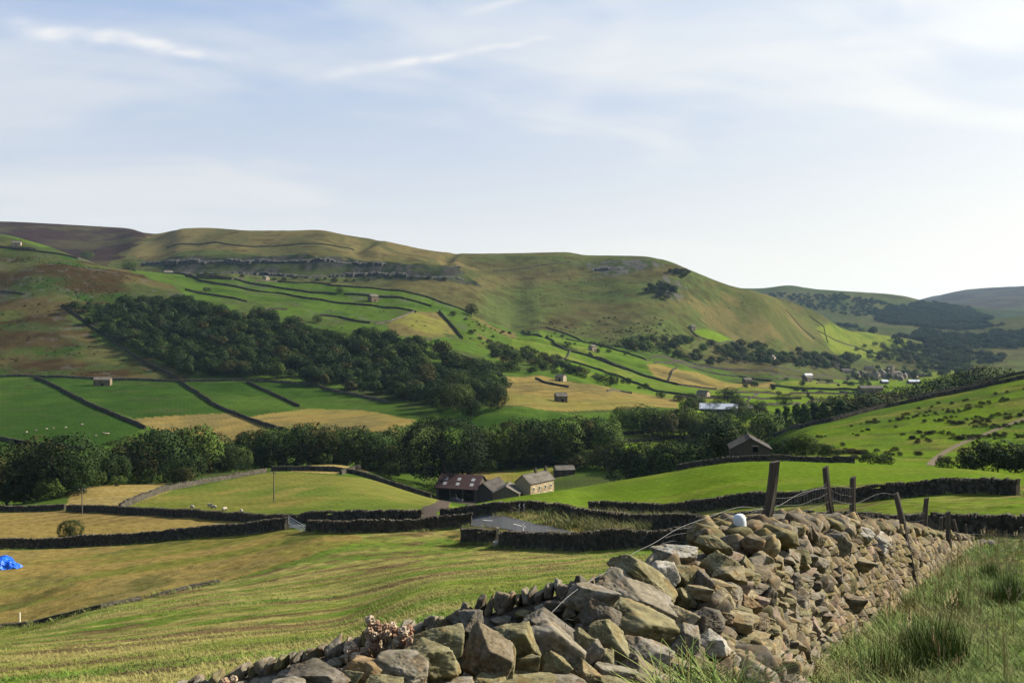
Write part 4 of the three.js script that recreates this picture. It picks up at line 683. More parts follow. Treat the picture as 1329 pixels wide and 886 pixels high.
// ---------------------------------------------------------------- buildings
const M = {
  stone: dull({ color: new THREE.Color(0.17, 0.135, 0.085), map: stoneGrain, bumpMap: stoneGrain, bumpScale: 0.05 }),
  darkStone: dull({ color: new THREE.Color(0.085, 0.072, 0.055), map: stoneGrain, bumpMap: stoneGrain, bumpScale: 0.05 }),
  paleStone: dull({ color: new THREE.Color(0.34, 0.28, 0.19), map: stoneGrain, bumpMap: stoneGrain, bumpScale: 0.04 }),
  warmStone: dull({ color: new THREE.Color(0.38, 0.30, 0.175), map: stoneGrain, bumpMap: stoneGrain, bumpScale: 0.04 }),
  slate: dull({ color: new THREE.Color(0.13, 0.115, 0.095), map: stoneGrain, bumpMap: stoneGrain, bumpScale: 0.04 }),
  darkSlate: dull({ color: new THREE.Color(0.07, 0.062, 0.055), map: stoneGrain, bumpMap: stoneGrain, bumpScale: 0.04 }),
  redTin: dull({ color: new THREE.Color(0.070, 0.038, 0.032), roughness: 0.6, specularIntensity: 0.3 }),
  whiteTin: dull({ color: new THREE.Color(0.30, 0.32, 0.35), roughness: 0.5, specularIntensity: 0.5 }),
  plasticSheet: dull({ color: new THREE.Color(0.36, 0.35, 0.33), roughness: 0.5, specularIntensity: 0.4 }),
  white: dull({ color: new THREE.Color(0.46, 0.45, 0.43) }),
  cream: dull({ color: new THREE.Color(0.62, 0.56, 0.44) }),
  black: dull({ color: new THREE.Color(0.006, 0.006, 0.006) }),
  glass: new THREE.MeshPhysicalMaterial({ color: new THREE.Color(0.02, 0.024, 0.03), roughness: 0.08, specularIntensity: 1 }),
  wood: dull({ color: new THREE.Color(0.075, 0.058, 0.042) }),
  timber: dull({ color: new THREE.Color(0.085, 0.072, 0.058) }),
  steel: new THREE.MeshPhysicalMaterial({ color: new THREE.Color(0.42, 0.44, 0.46), roughness: 0.45, metalness: 0.8 }),
  tar: dull({ color: new THREE.Color(0.070, 0.072, 0.075), map: stoneGrain }),
  track: dull({ color: new THREE.Color(0.060, 0.045, 0.034), map: stoneGrain }),
  carPaint: new THREE.MeshPhysicalMaterial({ color: new THREE.Color(0.012, 0.016, 0.026), roughness: 0.3, clearcoat: 1, clearcoatRoughness: 0.1 }),
  rubber: dull({ color: new THREE.Color(0.012, 0.012, 0.012) }),
};
const box = (w, h, d, x, y, z) => { const g = new THREE.BoxGeometry(w, h, d); g.translate(x, y, z); return g; };
// walls of a gabled house with length along x: a hollow shell whose gables reach the ridge
function shell(L, W, eave, ridge, t = 0.45, openFront = false) {
  const gs = [];
  if (!openFront) gs.push(box(L, eave + 0.6, t, 0, eave / 2 - 0.3, W / 2 - t / 2));
  gs.push(box(L, eave + 0.6, t, 0, eave / 2 - 0.3, -W / 2 + t / 2));
  for (const s of [-1, 1]) { const sh = new THREE.Shape([[-W / 2, -0.6], [W / 2, -0.6], [W / 2, eave], [0, ridge], [-W / 2, eave]].map(([x, y]) => new THREE.Vector2(x, y))); const g = new THREE.ExtrudeGeometry(sh, { depth: t, bevelEnabled: false }); g.rotateY(Math.PI / 2); g.translate(s > 0 ? L / 2 - t + 0.004 : -L / 2 - 0.004, 0, 0); const n = g.index ? g.toNonIndexed() : g; gs.push(n); }
  return mergeGeometries(gs.map((g) => { const n = g.index ? g.toNonIndexed() : g; return n; }));
}
function slope(L, W, eave, ridge, side, over = 0.3, t = 0.14) {   // one pitch of the roof
  const a = Math.atan2(ridge - eave, W / 2), len = (W / 2 + over) / Math.cos(a), g = new THREE.BoxGeometry(L + over * 2, t, len);
  g.translate(0, t / 2 + 0.01, -len / 2); g.rotateX(a); g.translate(0, eave - Math.tan(a) * over, W / 2 + over); if (side < 0) g.rotateY(Math.PI);
  return g;
}
function gabled(name, label, category, pos, turn, o) {
  const { L, W, eave, ridge, wall = M.stone, roof = M.slate, chimneys = [], windows = [], doors = [], group, openFront, sink = 0.2 } = o;
  const b = thing(name, label, category, [pos.x, pos.y - sink, pos.z], turn, group);
  mesh('wall', shell(L, W, eave, ridge, 0.45, openFront), wall, b);
  for (const s of [1, -1]) mesh('roof_slope', slope(L, W, eave, ridge, s), roof, b);
  mesh('ridge', box(L + 0.5, 0.16, 0.34, 0, ridge + 0.15, 0), roof, b);
  for (const x of chimneys) { const c = mesh('chimney', box(0.9, 1.7, 0.7, x, ridge + 0.65, 0), M.darkStone, b); for (const k of [-0.2, 0.2]) { const pot = new THREE.CylinderGeometry(0.11, 0.13, 0.45, 8); pot.translate(x + k, ridge + 1.72, 0); mesh('chimney_pot', pot, M.redTin, c); } }
  for (const [face, x, y, w, h] of windows) { const f = faceGroup(face, L, W), win = mesh('window', f(box(w + 0.24, h + 0.24, 0.10, x, y, 0.03)), M.cream, b); mesh('pane', f(box(w, h, 0.06, x, y, 0.07)), M.glass, win); mesh('sill', f(box(w + 0.4, 0.12, 0.2, x, y - h / 2 - 0.16, 0.07)), M.paleStone, win); }
  for (const [face, x, y, w, h, m = M.wood] of doors) { const f = faceGroup(face, L, W); const d = mesh('door', f(box(w, h, 0.08, x, y, 0.03)), m, b); mesh('lintel', f(box(w + 0.4, 0.22, 0.16, x, y + h / 2 + 0.13, 0.04)), M.paleStone, d); }
  return b;
}
// a face of the house: 'f' front (+z), 'b' back, 'r' +x gable, 'l' -x gable; local x runs along the face
function faceGroup(face, L, W) { return (g) => { if (face === 'f') g.translate(0, 0, W / 2); else if (face === 'b') { g.rotateY(Math.PI); g.translate(0, 0, -W / 2); } else if (face === 'r') { g.rotateY(Math.PI / 2); g.translate(L / 2, 0, 0); } else { g.rotateY(-Math.PI / 2); g.translate(-L / 2, 0, 0); } return g; }; }
// --- the farm beside the lane
{
  const p = on(600, 350), turn = -20 * rad, L = 15, W = 11, e = 5.6, k = 9.4;
  const b = thing('red_roofed_barn', 'open fronted farm barn with rust red tin roof and pale skylights', 'barn', [p.x, p.y - 0.3, p.z], turn);
  mesh('wall', shell(L, W, e, k, 0.3, true), M.darkStone, b);
  for (const s of [1, -1]) mesh('roof_slope', slope(L, W, e, k, s, 0.5), M.redTin, b);
  const a = Math.atan2(k - e, W / 2);
  for (const [x, f] of [[-4.8, 0.24], [0, 0.24], [5.2, 0.24], [-5.0, 0.60], [-0.2, 0.60], [5.0, 0.60]]) { const g = new THREE.BoxGeometry(1.25, 0.05, 1.3); g.rotateX(a); g.translate(x, e + (k - e) * f + 0.21, W / 2 * (1 - f)); mesh('skylight', g, M.plasticSheet, b); }
  for (const x of [-6.9, -2.4, 2.4, 6.9]) mesh('post', box(0.25, e + 0.4, 0.25, x, e / 2 - 0.2, W / 2 - 0.2), M.timber, b);
  mesh('fascia', box(L, 0.5, 0.1, 0, e - 0.35, W / 2 - 0.02), M.redTin, b);
  mesh('half_wall', box(6, 1.3, 0.3, 4, 0.5, W / 2 - 0.1), M.stone, b);
  const pr = box(0.22, 4.2, 0.22, 0, 0, 0); pr.rotateZ(0.42); pr.translate(0.9, 1.7, W / 2 + 0.6); mesh('ramp_board', pr, M.paleStone, b);
}
gabled('long_byre', 'long dark stone byre between the red barn and the farmhouse', 'barn', on(637, 350), 68 * rad, { L: 14, W: 7, eave: 4.6, ridge: 7.2, wall: M.darkStone, roof: M.darkSlate, doors: [['f', -3, 1, 1.1, 2], ['f', 1.5, 1, 1.1, 2], ['b', 2, 1, 1.4, 2.1]], windows: [['b', -3, 1.8, 0.8, 0.8]] });
gabled('gabled_outhouse', 'brown gabled outhouse with pale roof verge facing the lane', 'barn', on(659, 344), 82 * rad, { L: 10, W: 9, eave: 4.2, ridge: 6.6, wall: M.stone, roof: M.slate, doors: [['l', 0, 1, 1.6, 2.2]] });
gabled('farmhouse', 'two storey stone farmhouse with sunlit front and chimney stacks', 'house', on(694, 350), 52 * rad, { L: 14, W: 6.6, eave: 6.0, ridge: 8.6, wall: M.warmStone, roof: M.slate, chimneys: [0.5, 6.4], windows: [['f', -5, 1.5, 0.8, 1.2], ['f', -2.2, 1.5, 0.8, 1.2], ['f', 1.5, 1.5, 0.8, 1.2], ['f', 5, 1.5, 0.8, 1.2], ['f', -5, 4.0, 0.8, 1.1], ['f', -1.8, 4.0, 0.8, 1.1], ['f', 1.8, 4.0, 0.8, 1.1], ['f', 5, 4.0, 0.8, 1.1]], doors: [['f', -0.3, 1.0, 1.0, 2.1]] });
gabled('river_shed', 'small grey roofed shed among the trees behind the farmhouse', 'shed', on(732, 380), 10 * rad, { L: 7, W: 5, eave: 2.4, ridge: 3.6, wall: M.darkStone, roof: M.slate });
gabled('streamside_barn', 'low brown roofed barn beside the bright strip', 'barn', on(788, 432), 5 * rad, { L: 10, W: 6, eave: 2.6, ridge: 4.2, wall: M.stone, roof: M.redTin });
gabled('gabled_field_barn', 'dark stone field barn with one square opening on the crest of the green field', 'barn', on(973, 226), 81 * rad, { L: 9, W: 8.6, eave: 3.9, ridge: 6.2, wall: M.darkStone, roof: M.darkSlate, doors: [['l', 0.9, 3.9, 1.1, 1.2, M.black]], sink: 0.9 });  // square opening is a black panel: the shade inside put into its colour
gabled('grey_valley_barn', 'long grey roofed barn behind the gabled field barn', 'barn', on(950, 420), -8 * rad, { L: 12, W: 7, eave: 3.2, ridge: 5.2, wall: M.stone, roof: M.slate });
gabled('white_roofed_shed', 'long farm shed with bright pale metal roof in the meadow', 'shed', at(930, 536, 560, 900), -14 * rad, { L: 22, W: 13, eave: 3.6, ridge: 6.8, wall: M.darkStone, roof: M.whiteTin, doors: [['r', 0, 1.4, 4, 3, M.white], ['f', -4, 1.3, 2.5, 2.6, M.black]] });
gabled('shed_annexe', 'pale walled annexe at the end of the white roofed shed', 'shed', at(952, 536, 560, 900), -14 * rad, { L: 6, W: 11, eave: 4.2, ridge: 6.4, wall: M.cream, roof: M.whiteTin, doors: [['f', 0, 1.4, 2.2, 2.6, M.black], ['r', 0, 1.4, 2.2, 2.6, M.black]] });
gabled('dark_meadow_barn', 'dark stone barn beside the white roofed shed', 'barn', at(967, 537, 560, 900), 5 * rad, { L: 10, W: 7, eave: 4.4, ridge: 6.2, wall: M.darkStone, roof: M.darkSlate, windows: [['f', -2, 2, 1, 1], ['f', 2, 2, 1, 1]] });
// --- field barns, each alone in its pasture
for (const [label, u, v, L, W, e, k, turn, wall, dmin, dmax, roof] of [
  ['square stone barn at the head of the deep green pastures', 133, 500, 10, 6, 4.0, 5.6, 8, M.stone, 560, 760],
  ['stone barn alone on the hay meadow beyond the beck', 728, 521, 6.6, 5.5, 3.6, 5.4, 12, M.stone, 500, 760],
  ['small stone barn at the end of the short meadow wall', 728, 494, 6.5, 5.5, 3.4, 5.0, -30, M.paleStone, 600, 900],
  ['square barn in the middle of the green shelf', 484, 391, 8.5, 7, 5.2, 7.4, 40, M.stone, 850, 1200],
  ['pale stone barn on the hill brow above the plantation', 218, 354, 10, 7, 5, 7.4, 30, M.paleStone, 850, 1230],
  ['tiny stone barn under the scar', 345, 362, 6, 6, 4, 6, 60, M.paleStone, 900, 1240],
  ['barn on the sunlit slope under the rough fell', 769, 455, 6.5, 6, 4.4, 6.4, 40, M.paleStone, 850, 1300],
  ['stone barn with red lean-to beside the meadow wall', 913, 516, 9, 6.5, 4, 6.2, -35, M.paleStone, 650, 1100],
  ['barn at the far end of the pale hay strip', 970, 498, 9, 7.5, 5, 7.4, 15, M.stone, 850, 1500],
  ['barn on the flat meadow before the village', 1048, 495, 9, 8, 5, 7.6, 35, M.stone, 1000, 1800],
  ['ruined pale barn among the trees at the top of the plantation', 236, 398, 7, 6, 4, 4.4, 20, M.paleStone, 750, 1000],
  ['barn at the corner of the small bright intake', 899, 428, 8, 7, 5, 7, 30, M.paleStone, 1300, 1900],
  ['stone barn behind the rushy hillside', 1223, 503, 15, 8, 5, 8, 5, M.stone, 480, 700],
  ['tiny barn high on the fell side', 594, 348, 8, 6, 3, 4, 10, M.paleStone, 1400, 2000],
]) gabled('field_barn', label, 'barn', at(u, v, dmin, dmax), turn * rad, { L, W, eave: e, ridge: k, wall, roof: roof ?? M.slate, doors: [['f', 0.4, 1, 1.3, 2, M.black]], windows: [['r', 0, 2.6, 0.7, 0.8]] });
gabled('hill_farmhouse', 'pale stone farmhouse on the hill brow between dark trees', 'house', at(126, 342, 850, 1240), 25 * rad, { L: 11, W: 7, eave: 5.5, ridge: 8, wall: M.paleStone, roof: M.slate, chimneys: [-4.5, 4.5], windows: [['f', -3, 1.7, 1, 1.2], ['f', 3, 1.7, 1, 1.2], ['f', -3, 4.2, 1, 1.1], ['f', 3, 4.2, 1, 1.1]], doors: [['f', 0, 1, 1.1, 2.1]] });
gabled('hill_outhouse', 'pale outhouse beside the hill brow farmhouse', 'barn', at(134, 343, 850, 1240), 25 * rad, { L: 6, W: 6, eave: 4, ridge: 6, wall: M.paleStone, roof: M.slate });
gabled('brow_cottage', 'grey roofed cottage high on the hill brow', 'house', at(21, 319, 900, 1300), 15 * rad, { L: 9, W: 6, eave: 3.6, ridge: 5.6, wall: M.paleStone, roof: M.slate, chimneys: [4], doors: [['f', 0, 1, 1.1, 2.1]] });
// --- the village down the dale
{
  const r = rng(31), H = [];
  const walls = [M.stone, M.paleStone, M.warmStone, M.paleStone], wl = ['brown stone', 'pale stone', 'honey stone', 'pale stone'];
  const spots = [[1060, 1630], [1072, 1640], [1084, 1650], [1098, 1640], [1108, 1610], [1113, 1600], [1118, 1650], [1123, 1630], [1128, 1700], [1131, 1620], [1136, 1660], [1139, 1600], [1143, 1690], [1147, 1640], [1150, 1600], [1153, 1680], [1158, 1650], [1162, 1600], [1167, 1560], [1170, 1630], [1175, 1580], [1180, 1620], [1182, 1560], [1188, 1590], [1195, 1640], [1003, 1388], [990, 1378], [1170, 1500]];
  spots.forEach(([u, d], i) => {
    const k = Math.floor(r() * 4), tall = r() < 0.5, p = on(u, d), L = 9 + 7 * r();
    gabled('village_house', `${wl[k]} ${tall ? 'tall gabled' : 'low'} cottage with ${r() < 0.5 ? 'one chimney' : 'end chimney'} among the village trees`, 'house', p, r() < 0.6 ? 0.9 + 0.5 * r() : -0.2 + 0.5 * r(), { L, W: 7, eave: tall ? 6.5 : 4.8, ridge: tall ? 10 : 7.6, wall: walls[k], roof: r() < 0.5 ? M.slate : M.darkSlate, chimneys: [L / 2 - 0.8], windows: [['f', -2, 1.8, 1, 1.2], ['f', 2, 1.8, 1, 1.2], ['f', -2, 4.0, 1, 1]], doors: [['f', 0, 1, 1.1, 2.1]], group: 'cottages of the village' });
  });
  const p = on(1164, 1640), c = thing('church', 'pale stone church with square tower rising over the village roofs', 'church', [p.x, p.y, p.z], 0.5);
  mesh('nave', shell(16, 8, 6, 10), M.paleStone, c); for (const s of [1, -1]) mesh('roof_slope', slope(16, 8, 6, 10, s), M.slate, c);
  const tw = mesh('tower', box(5.5, 19, 5.5, -10, 9, 0), M.paleStone, c); for (const [x, z] of [[-2.4, -2.4], [2.4, -2.4], [-2.4, 2.4], [2.4, 2.4]]) mesh('pinnacle', box(0.7, 1.8, 0.7, -10 + x, 19.3, z), M.paleStone, tw);
  for (const [label, u, v, L, roof] of [['long grey farm building in the meadow below the village', 1130, 507, 26, M.slate], ['white roofed building below the village', 1186, 498, 16, M.whiteTin], ['pale low building beside the meadow trees', 1148, 498, 9, M.whiteTin], ['white shed at the foot of the village trees', 1049, 490, 10, M.white]])
    gabled('village_barn', label, 'barn', at(u, v, 900, 1750), 0.1, { L, W: 9, eave: 3.6, ridge: 6, wall: roof === M.white ? M.white : M.stone, roof, doors: [['f', 0, 1, 1.6, 2, M.black]] });
}
// ---------------------------------------------------------------- the lane, the drive and the track: sheets that follow the ground
function ribbon(name, label, pts, width, mat, lift, dmin = 40, dmax = 500) {
  const line = worldLine(pts, dmin, dmax), c = new THREE.CatmullRomCurve3(line), n = Math.round(c.getLength() / 0.8), T = new Tri();
  for (let i = 0; i <= n; i++) {
    const p = c.getPointAt(i / n), t = c.getTangentAt(i / n), l = Math.hypot(t.x, t.z), nx = -t.z / l, nz = t.x / l;
    for (let k = -3; k <= 3; k++) { const x = p.x + nx * k / 3 * width / 2, z = p.z + nz * k / 3 * width / 2; T.v(x, land(x, z) + lift + 0.04 * (1 - (k / 3) ** 2), z, [1, 1, 1], x, z); }
    if (i) for (let k = 0; k < 6; k++) { const a = (i - 1) * 7 + k, b = i * 7 + k; T.quad(a, a + 1, b + 1, b); }
  }
  const g = T.geo(); mat.side = THREE.DoubleSide;
  return tag(mesh(name, g, mat), label, 'road', null, 'structure');
}
const LANE = [[330, 0, 139], [400, 0, 134.5], [480, 0, 125], [548, 0, 122.3], [600, 0, 120.6], [640, 0, 116], [672, 0, 112.3], [702, 0, 110], [740, 0, 106], [800, 0, 101], [880, 0, 95], [960, 0, 90]];
ribbon('lane', 'grey tarred lane bending between stone walls', LANE, 4.6, M.tar, 0.07);
ribbon('farm_drive', 'dark earth drive climbing from the lane to the farm yard', [[562, 676], [551, 669], [556, 664], [572, 657], [590, 650], [602, 644]], 3.4, M.track, 0.09, 121, 345);
ribbon('farm_yard', 'trodden brown yard before the farm barns', [[572, 0, 337], [600, 0, 336], [628, 0, 336], [650, 0, 332]], 9, M.track, 0.12);
ribbon('field_track', 'pale earth track climbing the rushy hillside', [[1208, 0, 232], [1211, 0, 250], [1220, 0, 270], [1240, 0, 290], [1275, 0, 308], [1329, 0, 328], [1400, 0, 345]], 1.9, dull({ color: new THREE.Color(0.125, 0.098, 0.058), map: stoneGrain }), 0.06);
{ // white dashes down the middle of the lane
  const c = new THREE.CatmullRomCurve3(worldLine(LANE, 40, 500)), n = c.getLength();
  for (let s = 22; s < n - 4; s += 6) { const T = new Tri(); for (let i = 0; i <= 4; i++) { const q = (s + i * 0.5) / n, p = c.getPointAt(q), t = c.getTangentAt(q), l = Math.hypot(t.x, t.z), nx = -t.z / l, nz = t.x / l; for (const k of [-1, 1]) { const x = p.x + nx * k * 0.06, z = p.z + nz * k * 0.06; T.v(x, land(x, z) + 0.13, z, [1, 1, 1]); } if (i) T.quad(i * 2 - 2, i * 2 - 1, i * 2 + 1, i * 2); } tag(mesh('lane_marking', T.geo(), M.white), 'white centre dash painted on the lane', 'marking', 'lane markings', 'structure'); }
}
// ---------------------------------------------------------------- things about the fields
{ // car in the farm yard
  const p = on(592, 336), c = thing('parked_car', 'dark blue hatchback parked before the red roofed barn', 'car', [p.x, p.y + 0.12, p.z], -0.15);
  const side = new THREE.Shape(); [[-2.1, 0.35], [-2.12, 0.8], [-1.9, 0.95], [-1.2, 1.02], [2.05, 0.92], [2.15, 0.6], [2.1, 0.35]].forEach(([x, y], i) => i ? side.lineTo(x, y) : side.moveTo(x, y));
  const bg = new THREE.ExtrudeGeometry(side, { depth: 1.56, bevelEnabled: true, bevelSize: 0.08, bevelThickness: 0.08, bevelSegments: 2 }); bg.translate(0, 0, -0.78); const body = mesh('body', bg, M.carPaint, c);
  const cab = new THREE.Shape(); [[-1.85, 0.95], [-1.55, 1.42], [0.15, 1.46], [0.95, 0.98]].forEach(([x, y], i) => i ? cab.lineTo(x, y) : cab.moveTo(x, y));
  const cg = new THREE.ExtrudeGeometry(cab, { depth: 1.3, bevelEnabled: true, bevelSize: 0.06, bevelThickness: 0.06, bevelSegments: 2 }); cg.translate(0, 0, -0.65); mesh('window', cg, M.glass, c);
  mesh('roof', box(1.6, 0.06, 1.3, -0.7, 1.52, 0), M.carPaint, c);
  for (const x of [-1.3, 1.35]) for (const z of [-0.78, 0.78]) { const w = new THREE.CylinderGeometry(0.33, 0.33, 0.24, 18); w.rotateX(Math.PI / 2); w.translate(x, 0.33, z); const t = mesh('wheel', w, M.rubber, c); const rm = new THREE.CylinderGeometry(0.19, 0.19, 0.26, 12); rm.rotateX(Math.PI / 2); rm.translate(x, 0.33, z); mesh('rim', rm, M.steel, t); }
  for (const z of [-0.55, 0.55]) mesh('headlight', box(0.08, 0.14, 0.3, 2.19, 0.72, z), M.plasticSheet, c);
}
function pole(label, u, v, top, dmin) { const p = at(u, v, dmin), h = -(top - HY) / F * -p.z - p.y, o = thing('utility_pole', label, 'pole', [p.x, p.y, p.z]); const g = new THREE.CylinderGeometry(0.09, 0.14, h + 0.5, 8); g.translate(0, h / 2 - 0.25, 0); mesh('shaft', g, M.timber, o); mesh('cross_arm', box(1.4, 0.1, 0.1, 0, h - 0.4, 0), M.timber, o); for (const x of [-0.6, 0, 0.6]) { const k = new THREE.CylinderGeometry(0.05, 0.05, 0.16, 8); k.translate(x, h - 0.27, 0); mesh('insulator', k, M.plasticSheet, o); } }
pole('thin timber pole standing in the sheep pasture', 355, 651, 611, 130);
pole('thin timber pole beside the wall end of the mown field', 106, 667, 633, 150);
{ // chevron sign on the bend
  const p = on(677, 119.5), s = thing('chevron_sign', 'small black road sign with white arrow before the wall of the bend', 'sign', [p.x, p.y, p.z], 0.12);
  for (const x of [-0.3, 0.3]) mesh('post', box(0.07, 1.1, 0.07, x, 0.45, -0.05), M.steel, s);
  const b = mesh('board', box(0.95, 0.55, 0.03, 0, 1.05, 0), M.black, s);
  const ch = (x, dir) => { const sh = new THREE.Shape([[-0.16, -0.22], [-0.02, -0.22], [0.14, 0], [-0.02, 0.22], [-0.16, 0.22], [0, 0]].map(([a, c]) => new THREE.Vector2(a * dir, c))); const g = new THREE.ExtrudeGeometry(sh, { depth: 0.012, bevelEnabled: false }); g.translate(x, 1.05, 0.018); mesh('chevron', g, M.white, b); };
  ch(-0.27, -1); ch(0.27, -1);
}
function gate(label, a, b) { // a steel field gate hung between two places
  const dx = b.x - a.x, dz = b.z - a.z, L = Math.hypot(dx, dz), o = thing('field_gate', label, 'gate', [a.x, (a.y + b.y) / 2, a.z], Math.atan2(-dz, dx)), bar = (x0, y0, x1, y1, r, n, par) => { const l = Math.hypot(x1 - x0, y1 - y0), g = new THREE.CylinderGeometry(r, r, l, 7); g.rotateZ(Math.atan2(y1 - y0, x1 - x0) - Math.PI / 2); g.translate((x0 + x1) / 2, (y0 + y1) / 2, 0); return mesh(n, g, M.steel, par); };
  for (const x of [0, L]) mesh('gate_post', box(0.2, 1.7, 0.2, x, 0.6, 0), M.timber, o);
  for (const y of [0.25, 0.45, 0.65, 0.9, 1.2]) bar(0.12, y, L - 0.12, y, 0.03, 'rail', o);
  bar(0.14, 0.2, 0.14, 1.22, 0.035, 'stile', o); bar(L - 0.14, 0.2, L - 0.14, 1.22, 0.035, 'stile', o); bar(0.2, 0.25, L - 0.2, 1.2, 0.025, 'brace', o);
}
gate('grey steel gate between the wall ends on the lane', at(374, 688, 100, 170), at(398, 690, 100, 170));
{ const p = at(652, 708, 75, 118), o = thing('water_trough', 'pale metal water trough in the grass by the gap of the roadside wall', 'trough', [p.x, p.y, p.z + 0.4], 0.1);
  for (const [w, h, d, x, y, z] of [[1.7, 0.5, 0.05, 0, 0.25, 0.33], [1.7, 0.5, 0.05, 0, 0.25, -0.33], [0.05, 0.5, 0.61, 0.83, 0.25, 0], [0.05, 0.5, 0.61, -0.83, 0.25, 0]]) mesh('side', box(w, h, d, x, y, z), M.steel, o);
  mesh('water', box(1.6, 0.06, 0.6, 0, 0.42, 0), M.glass, o); mesh('float_cover', box(0.6, 0.1, 0.66, 0.5, 0.55, 0), M.whiteTin, o); }
{ const a = at(646, 706, 75, 118); const o = mesh('gap_post', box(0.3, 1.9, 0.3, 0, 0.7, 0), M.paleStone); o.position.copy(a); tag(o, 'pale stone post at the gap in the roadside wall', 'post'); }
{ const p = on(679, 108.5); const o = thing('marker_post', 'thin white marker post on the lane verge', 'post', [p.x, p.y, p.z]); const g = new THREE.CylinderGeometry(0.05, 0.06, 1.0, 8); g.translate(0, 0.45, 0); mesh('shaft', g, M.white, o); mesh('band', box(0.13, 0.15, 0.13, 0, 0.78, 0), M.redTin, o); }
{ const p = at(25, 812, 60, 120), g = new THREE.CylinderGeometry(0.05, 0.06, 1.25, 7); g.translate(0, 0.5, 0); const o = mesh('stake', g, M.cream); o.position.copy(p); tag(o, 'thin pale stake beside the tumbled line of stones', 'stake'); }
{ // crumpled blue sheet
  const p = at(4, 738, 90, 170), g = new THREE.IcosahedronGeometry(1, 12), q = g.attributes.position;
  for (let i = 0; i < q.count; i++) { let x = q.getX(i), y = q.getY(i), z = q.getZ(i); const lump = 1 + 0.35 * n3(x * 1.6 + 4, y * 1.6, z * 1.6) + 0.16 * Math.abs(n3(x * 4, y * 4 + 2, z * 4)) + 0.10 * Math.abs(n3(x * 9, y * 9, z * 9)); q.setXYZ(i, x * lump * 1.9, Math.max(-0.1, y * lump * 0.95 + 0.35 + 0.25 * n2(x * 3, z * 3)), z * lump * 1.2); }
  g.computeVertexNormals();
  const o = mesh('blue_tarpaulin', g, dull({ color: new THREE.Color(0.006, 0.09, 0.52), roughness: 0.45, specularIntensity: 0.6 })); o.position.copy(p); tag(o, 'crumpled bright blue plastic sheet heaped on the dry field', 'tarpaulin');
}
// ---------------------------------------------------------------- stones: rounded polyhedra with worn faces, shared between alike pieces
function weld(g) { // indexed copy with shared vertices
  const p = g.attributes.position, map = new Map(), pos = [], ix = [];
  for (let i = 0; i < p.count; i++) { const k = Math.round(p.getX(i) * 1e4) + ',' + Math.round(p.getY(i) * 1e4) + ',' + Math.round(p.getZ(i) * 1e4); let j = map.get(k); if (j === undefined) { j = pos.length / 3; map.set(k, j); pos.push(p.getX(i), p.getY(i), p.getZ(i)); } ix.push(j); }
  const o = new THREE.BufferGeometry(); o.setAttribute('position', new THREE.Float32BufferAttribute(pos, 3)); o.setIndex(ix); return o;
}
function stoneGeo(seed, detail, sharp) {
  const r = rng(seed), g = weld(new THREE.IcosahedronGeometry(1, detail)), p = g.attributes.position, col = [], planes = [];
  const nrm = (x, y, z) => { const l = Math.hypot(x, y, z); return [x / l, y / l, z / l]; }, j = () => (r() - 0.5) * 0.8;
  for (const [x, y, z] of [[1, 0, 0], [-1, 0, 0], [0, 1, 0], [0, -1, 0], [0, 0, 1], [0, 0, -1]]) planes.push([...nrm(x + j(), y + j(), z + j()), 0.80 + 0.25 * r()]);
  for (let i = 0; i < 8; i++) planes.push([...nrm(r() - 0.5, r() - 0.5, r() - 0.5), 0.84 + 0.24 * r()]);
  const so = seed * 3.7;
  for (let i = 0; i < p.count; i++) {
    const x = p.getX(i), y = p.getY(i), z = p.getZ(i);
    let s = 0; for (const [a, b, c, o] of planes) { const t = (x * a + y * b + z * c) / o; if (t > 0) s += Math.pow(t, sharp); }
    let k = Math.pow(s, -1 / sharp);
    const low = n3(x * 1.7 + so, y * 1.7, z * 1.7), md = n3(x * 5 + so, y * 5 + 3, z * 5), hi = n3(x * 13, y * 13 + so, z * 13), vh = n3(x * 30 + so, y * 30, z * 30), uh = n3(x * 58, y * 58 + so, z * 58), crack = 1 - smooth(0.0, 0.05, Math.abs(n3(x * 2.3 + so, y * 2.3 + 7, z * 2.3) + 0.12 * md));
    k *= 1 + 0.05 * low + 0.030 * md + 0.022 * hi + 0.014 * vh + 0.008 * uh - 0.035 * crack * smooth(0.1, 0.4, low + 0.3);
    p.setXYZ(i, x * k, y * k, z * k);
    const lich = smooth(0.12, 0.42, n3(x * 3 + so + 9, y * 3, z * 3) + 0.35 * n3(x * 11, y * 11 + so, z * 11)), dark = smooth(0.10, 0.5, n3(x * 4 + so, y * 4 + 20, z * 4) + 0.3 * vh), rust = smooth(0.25, 0.5, n3(x * 2.2 - so, y * 2.2, z * 2.2 + 8));
    let c = [1, 1, 1]; const gq = 1 + 0.16 * md + 0.24 * hi + 0.26 * vh + 0.22 * uh;
    c = mix3(c, [0.42, 0.40, 0.42], dark * 0.65); c = mix3(c, [1.45, 1.50, 1.75], lich * 0.55); c = mix3(c, [1.15, 0.84, 0.55], rust * 0.4);
    col.push(c[0] * gq, c[1] * gq, c[2] * gq);
  }
  g.setAttribute('color', new THREE.Float32BufferAttribute(col, 3)); g.computeVertexNormals();
  g.computeBoundingBox(); const b = g.boundingBox, sx = (b.max.x - b.min.x) / 2, sy = (b.max.y - b.min.y) / 2, sz = (b.max.z - b.min.z) / 2; g.translate(-(b.max.x + b.min.x) / 2, -(b.max.y + b.min.y) / 2, -(b.max.z + b.min.z) / 2); g.scale(1 / sx, 1 / sy, 1 / sz); g.computeVertexNormals();
  return g;
}
const BIG = Array.from({ length: 18 }, (_, i) => stoneGeo(50 + i, 22, 26 + (i % 4) * 14)), SMALL = Array.from({ length: 14 }, (_, i) => stoneGeo(150 + i, 6, 26 + (i % 3) * 14));
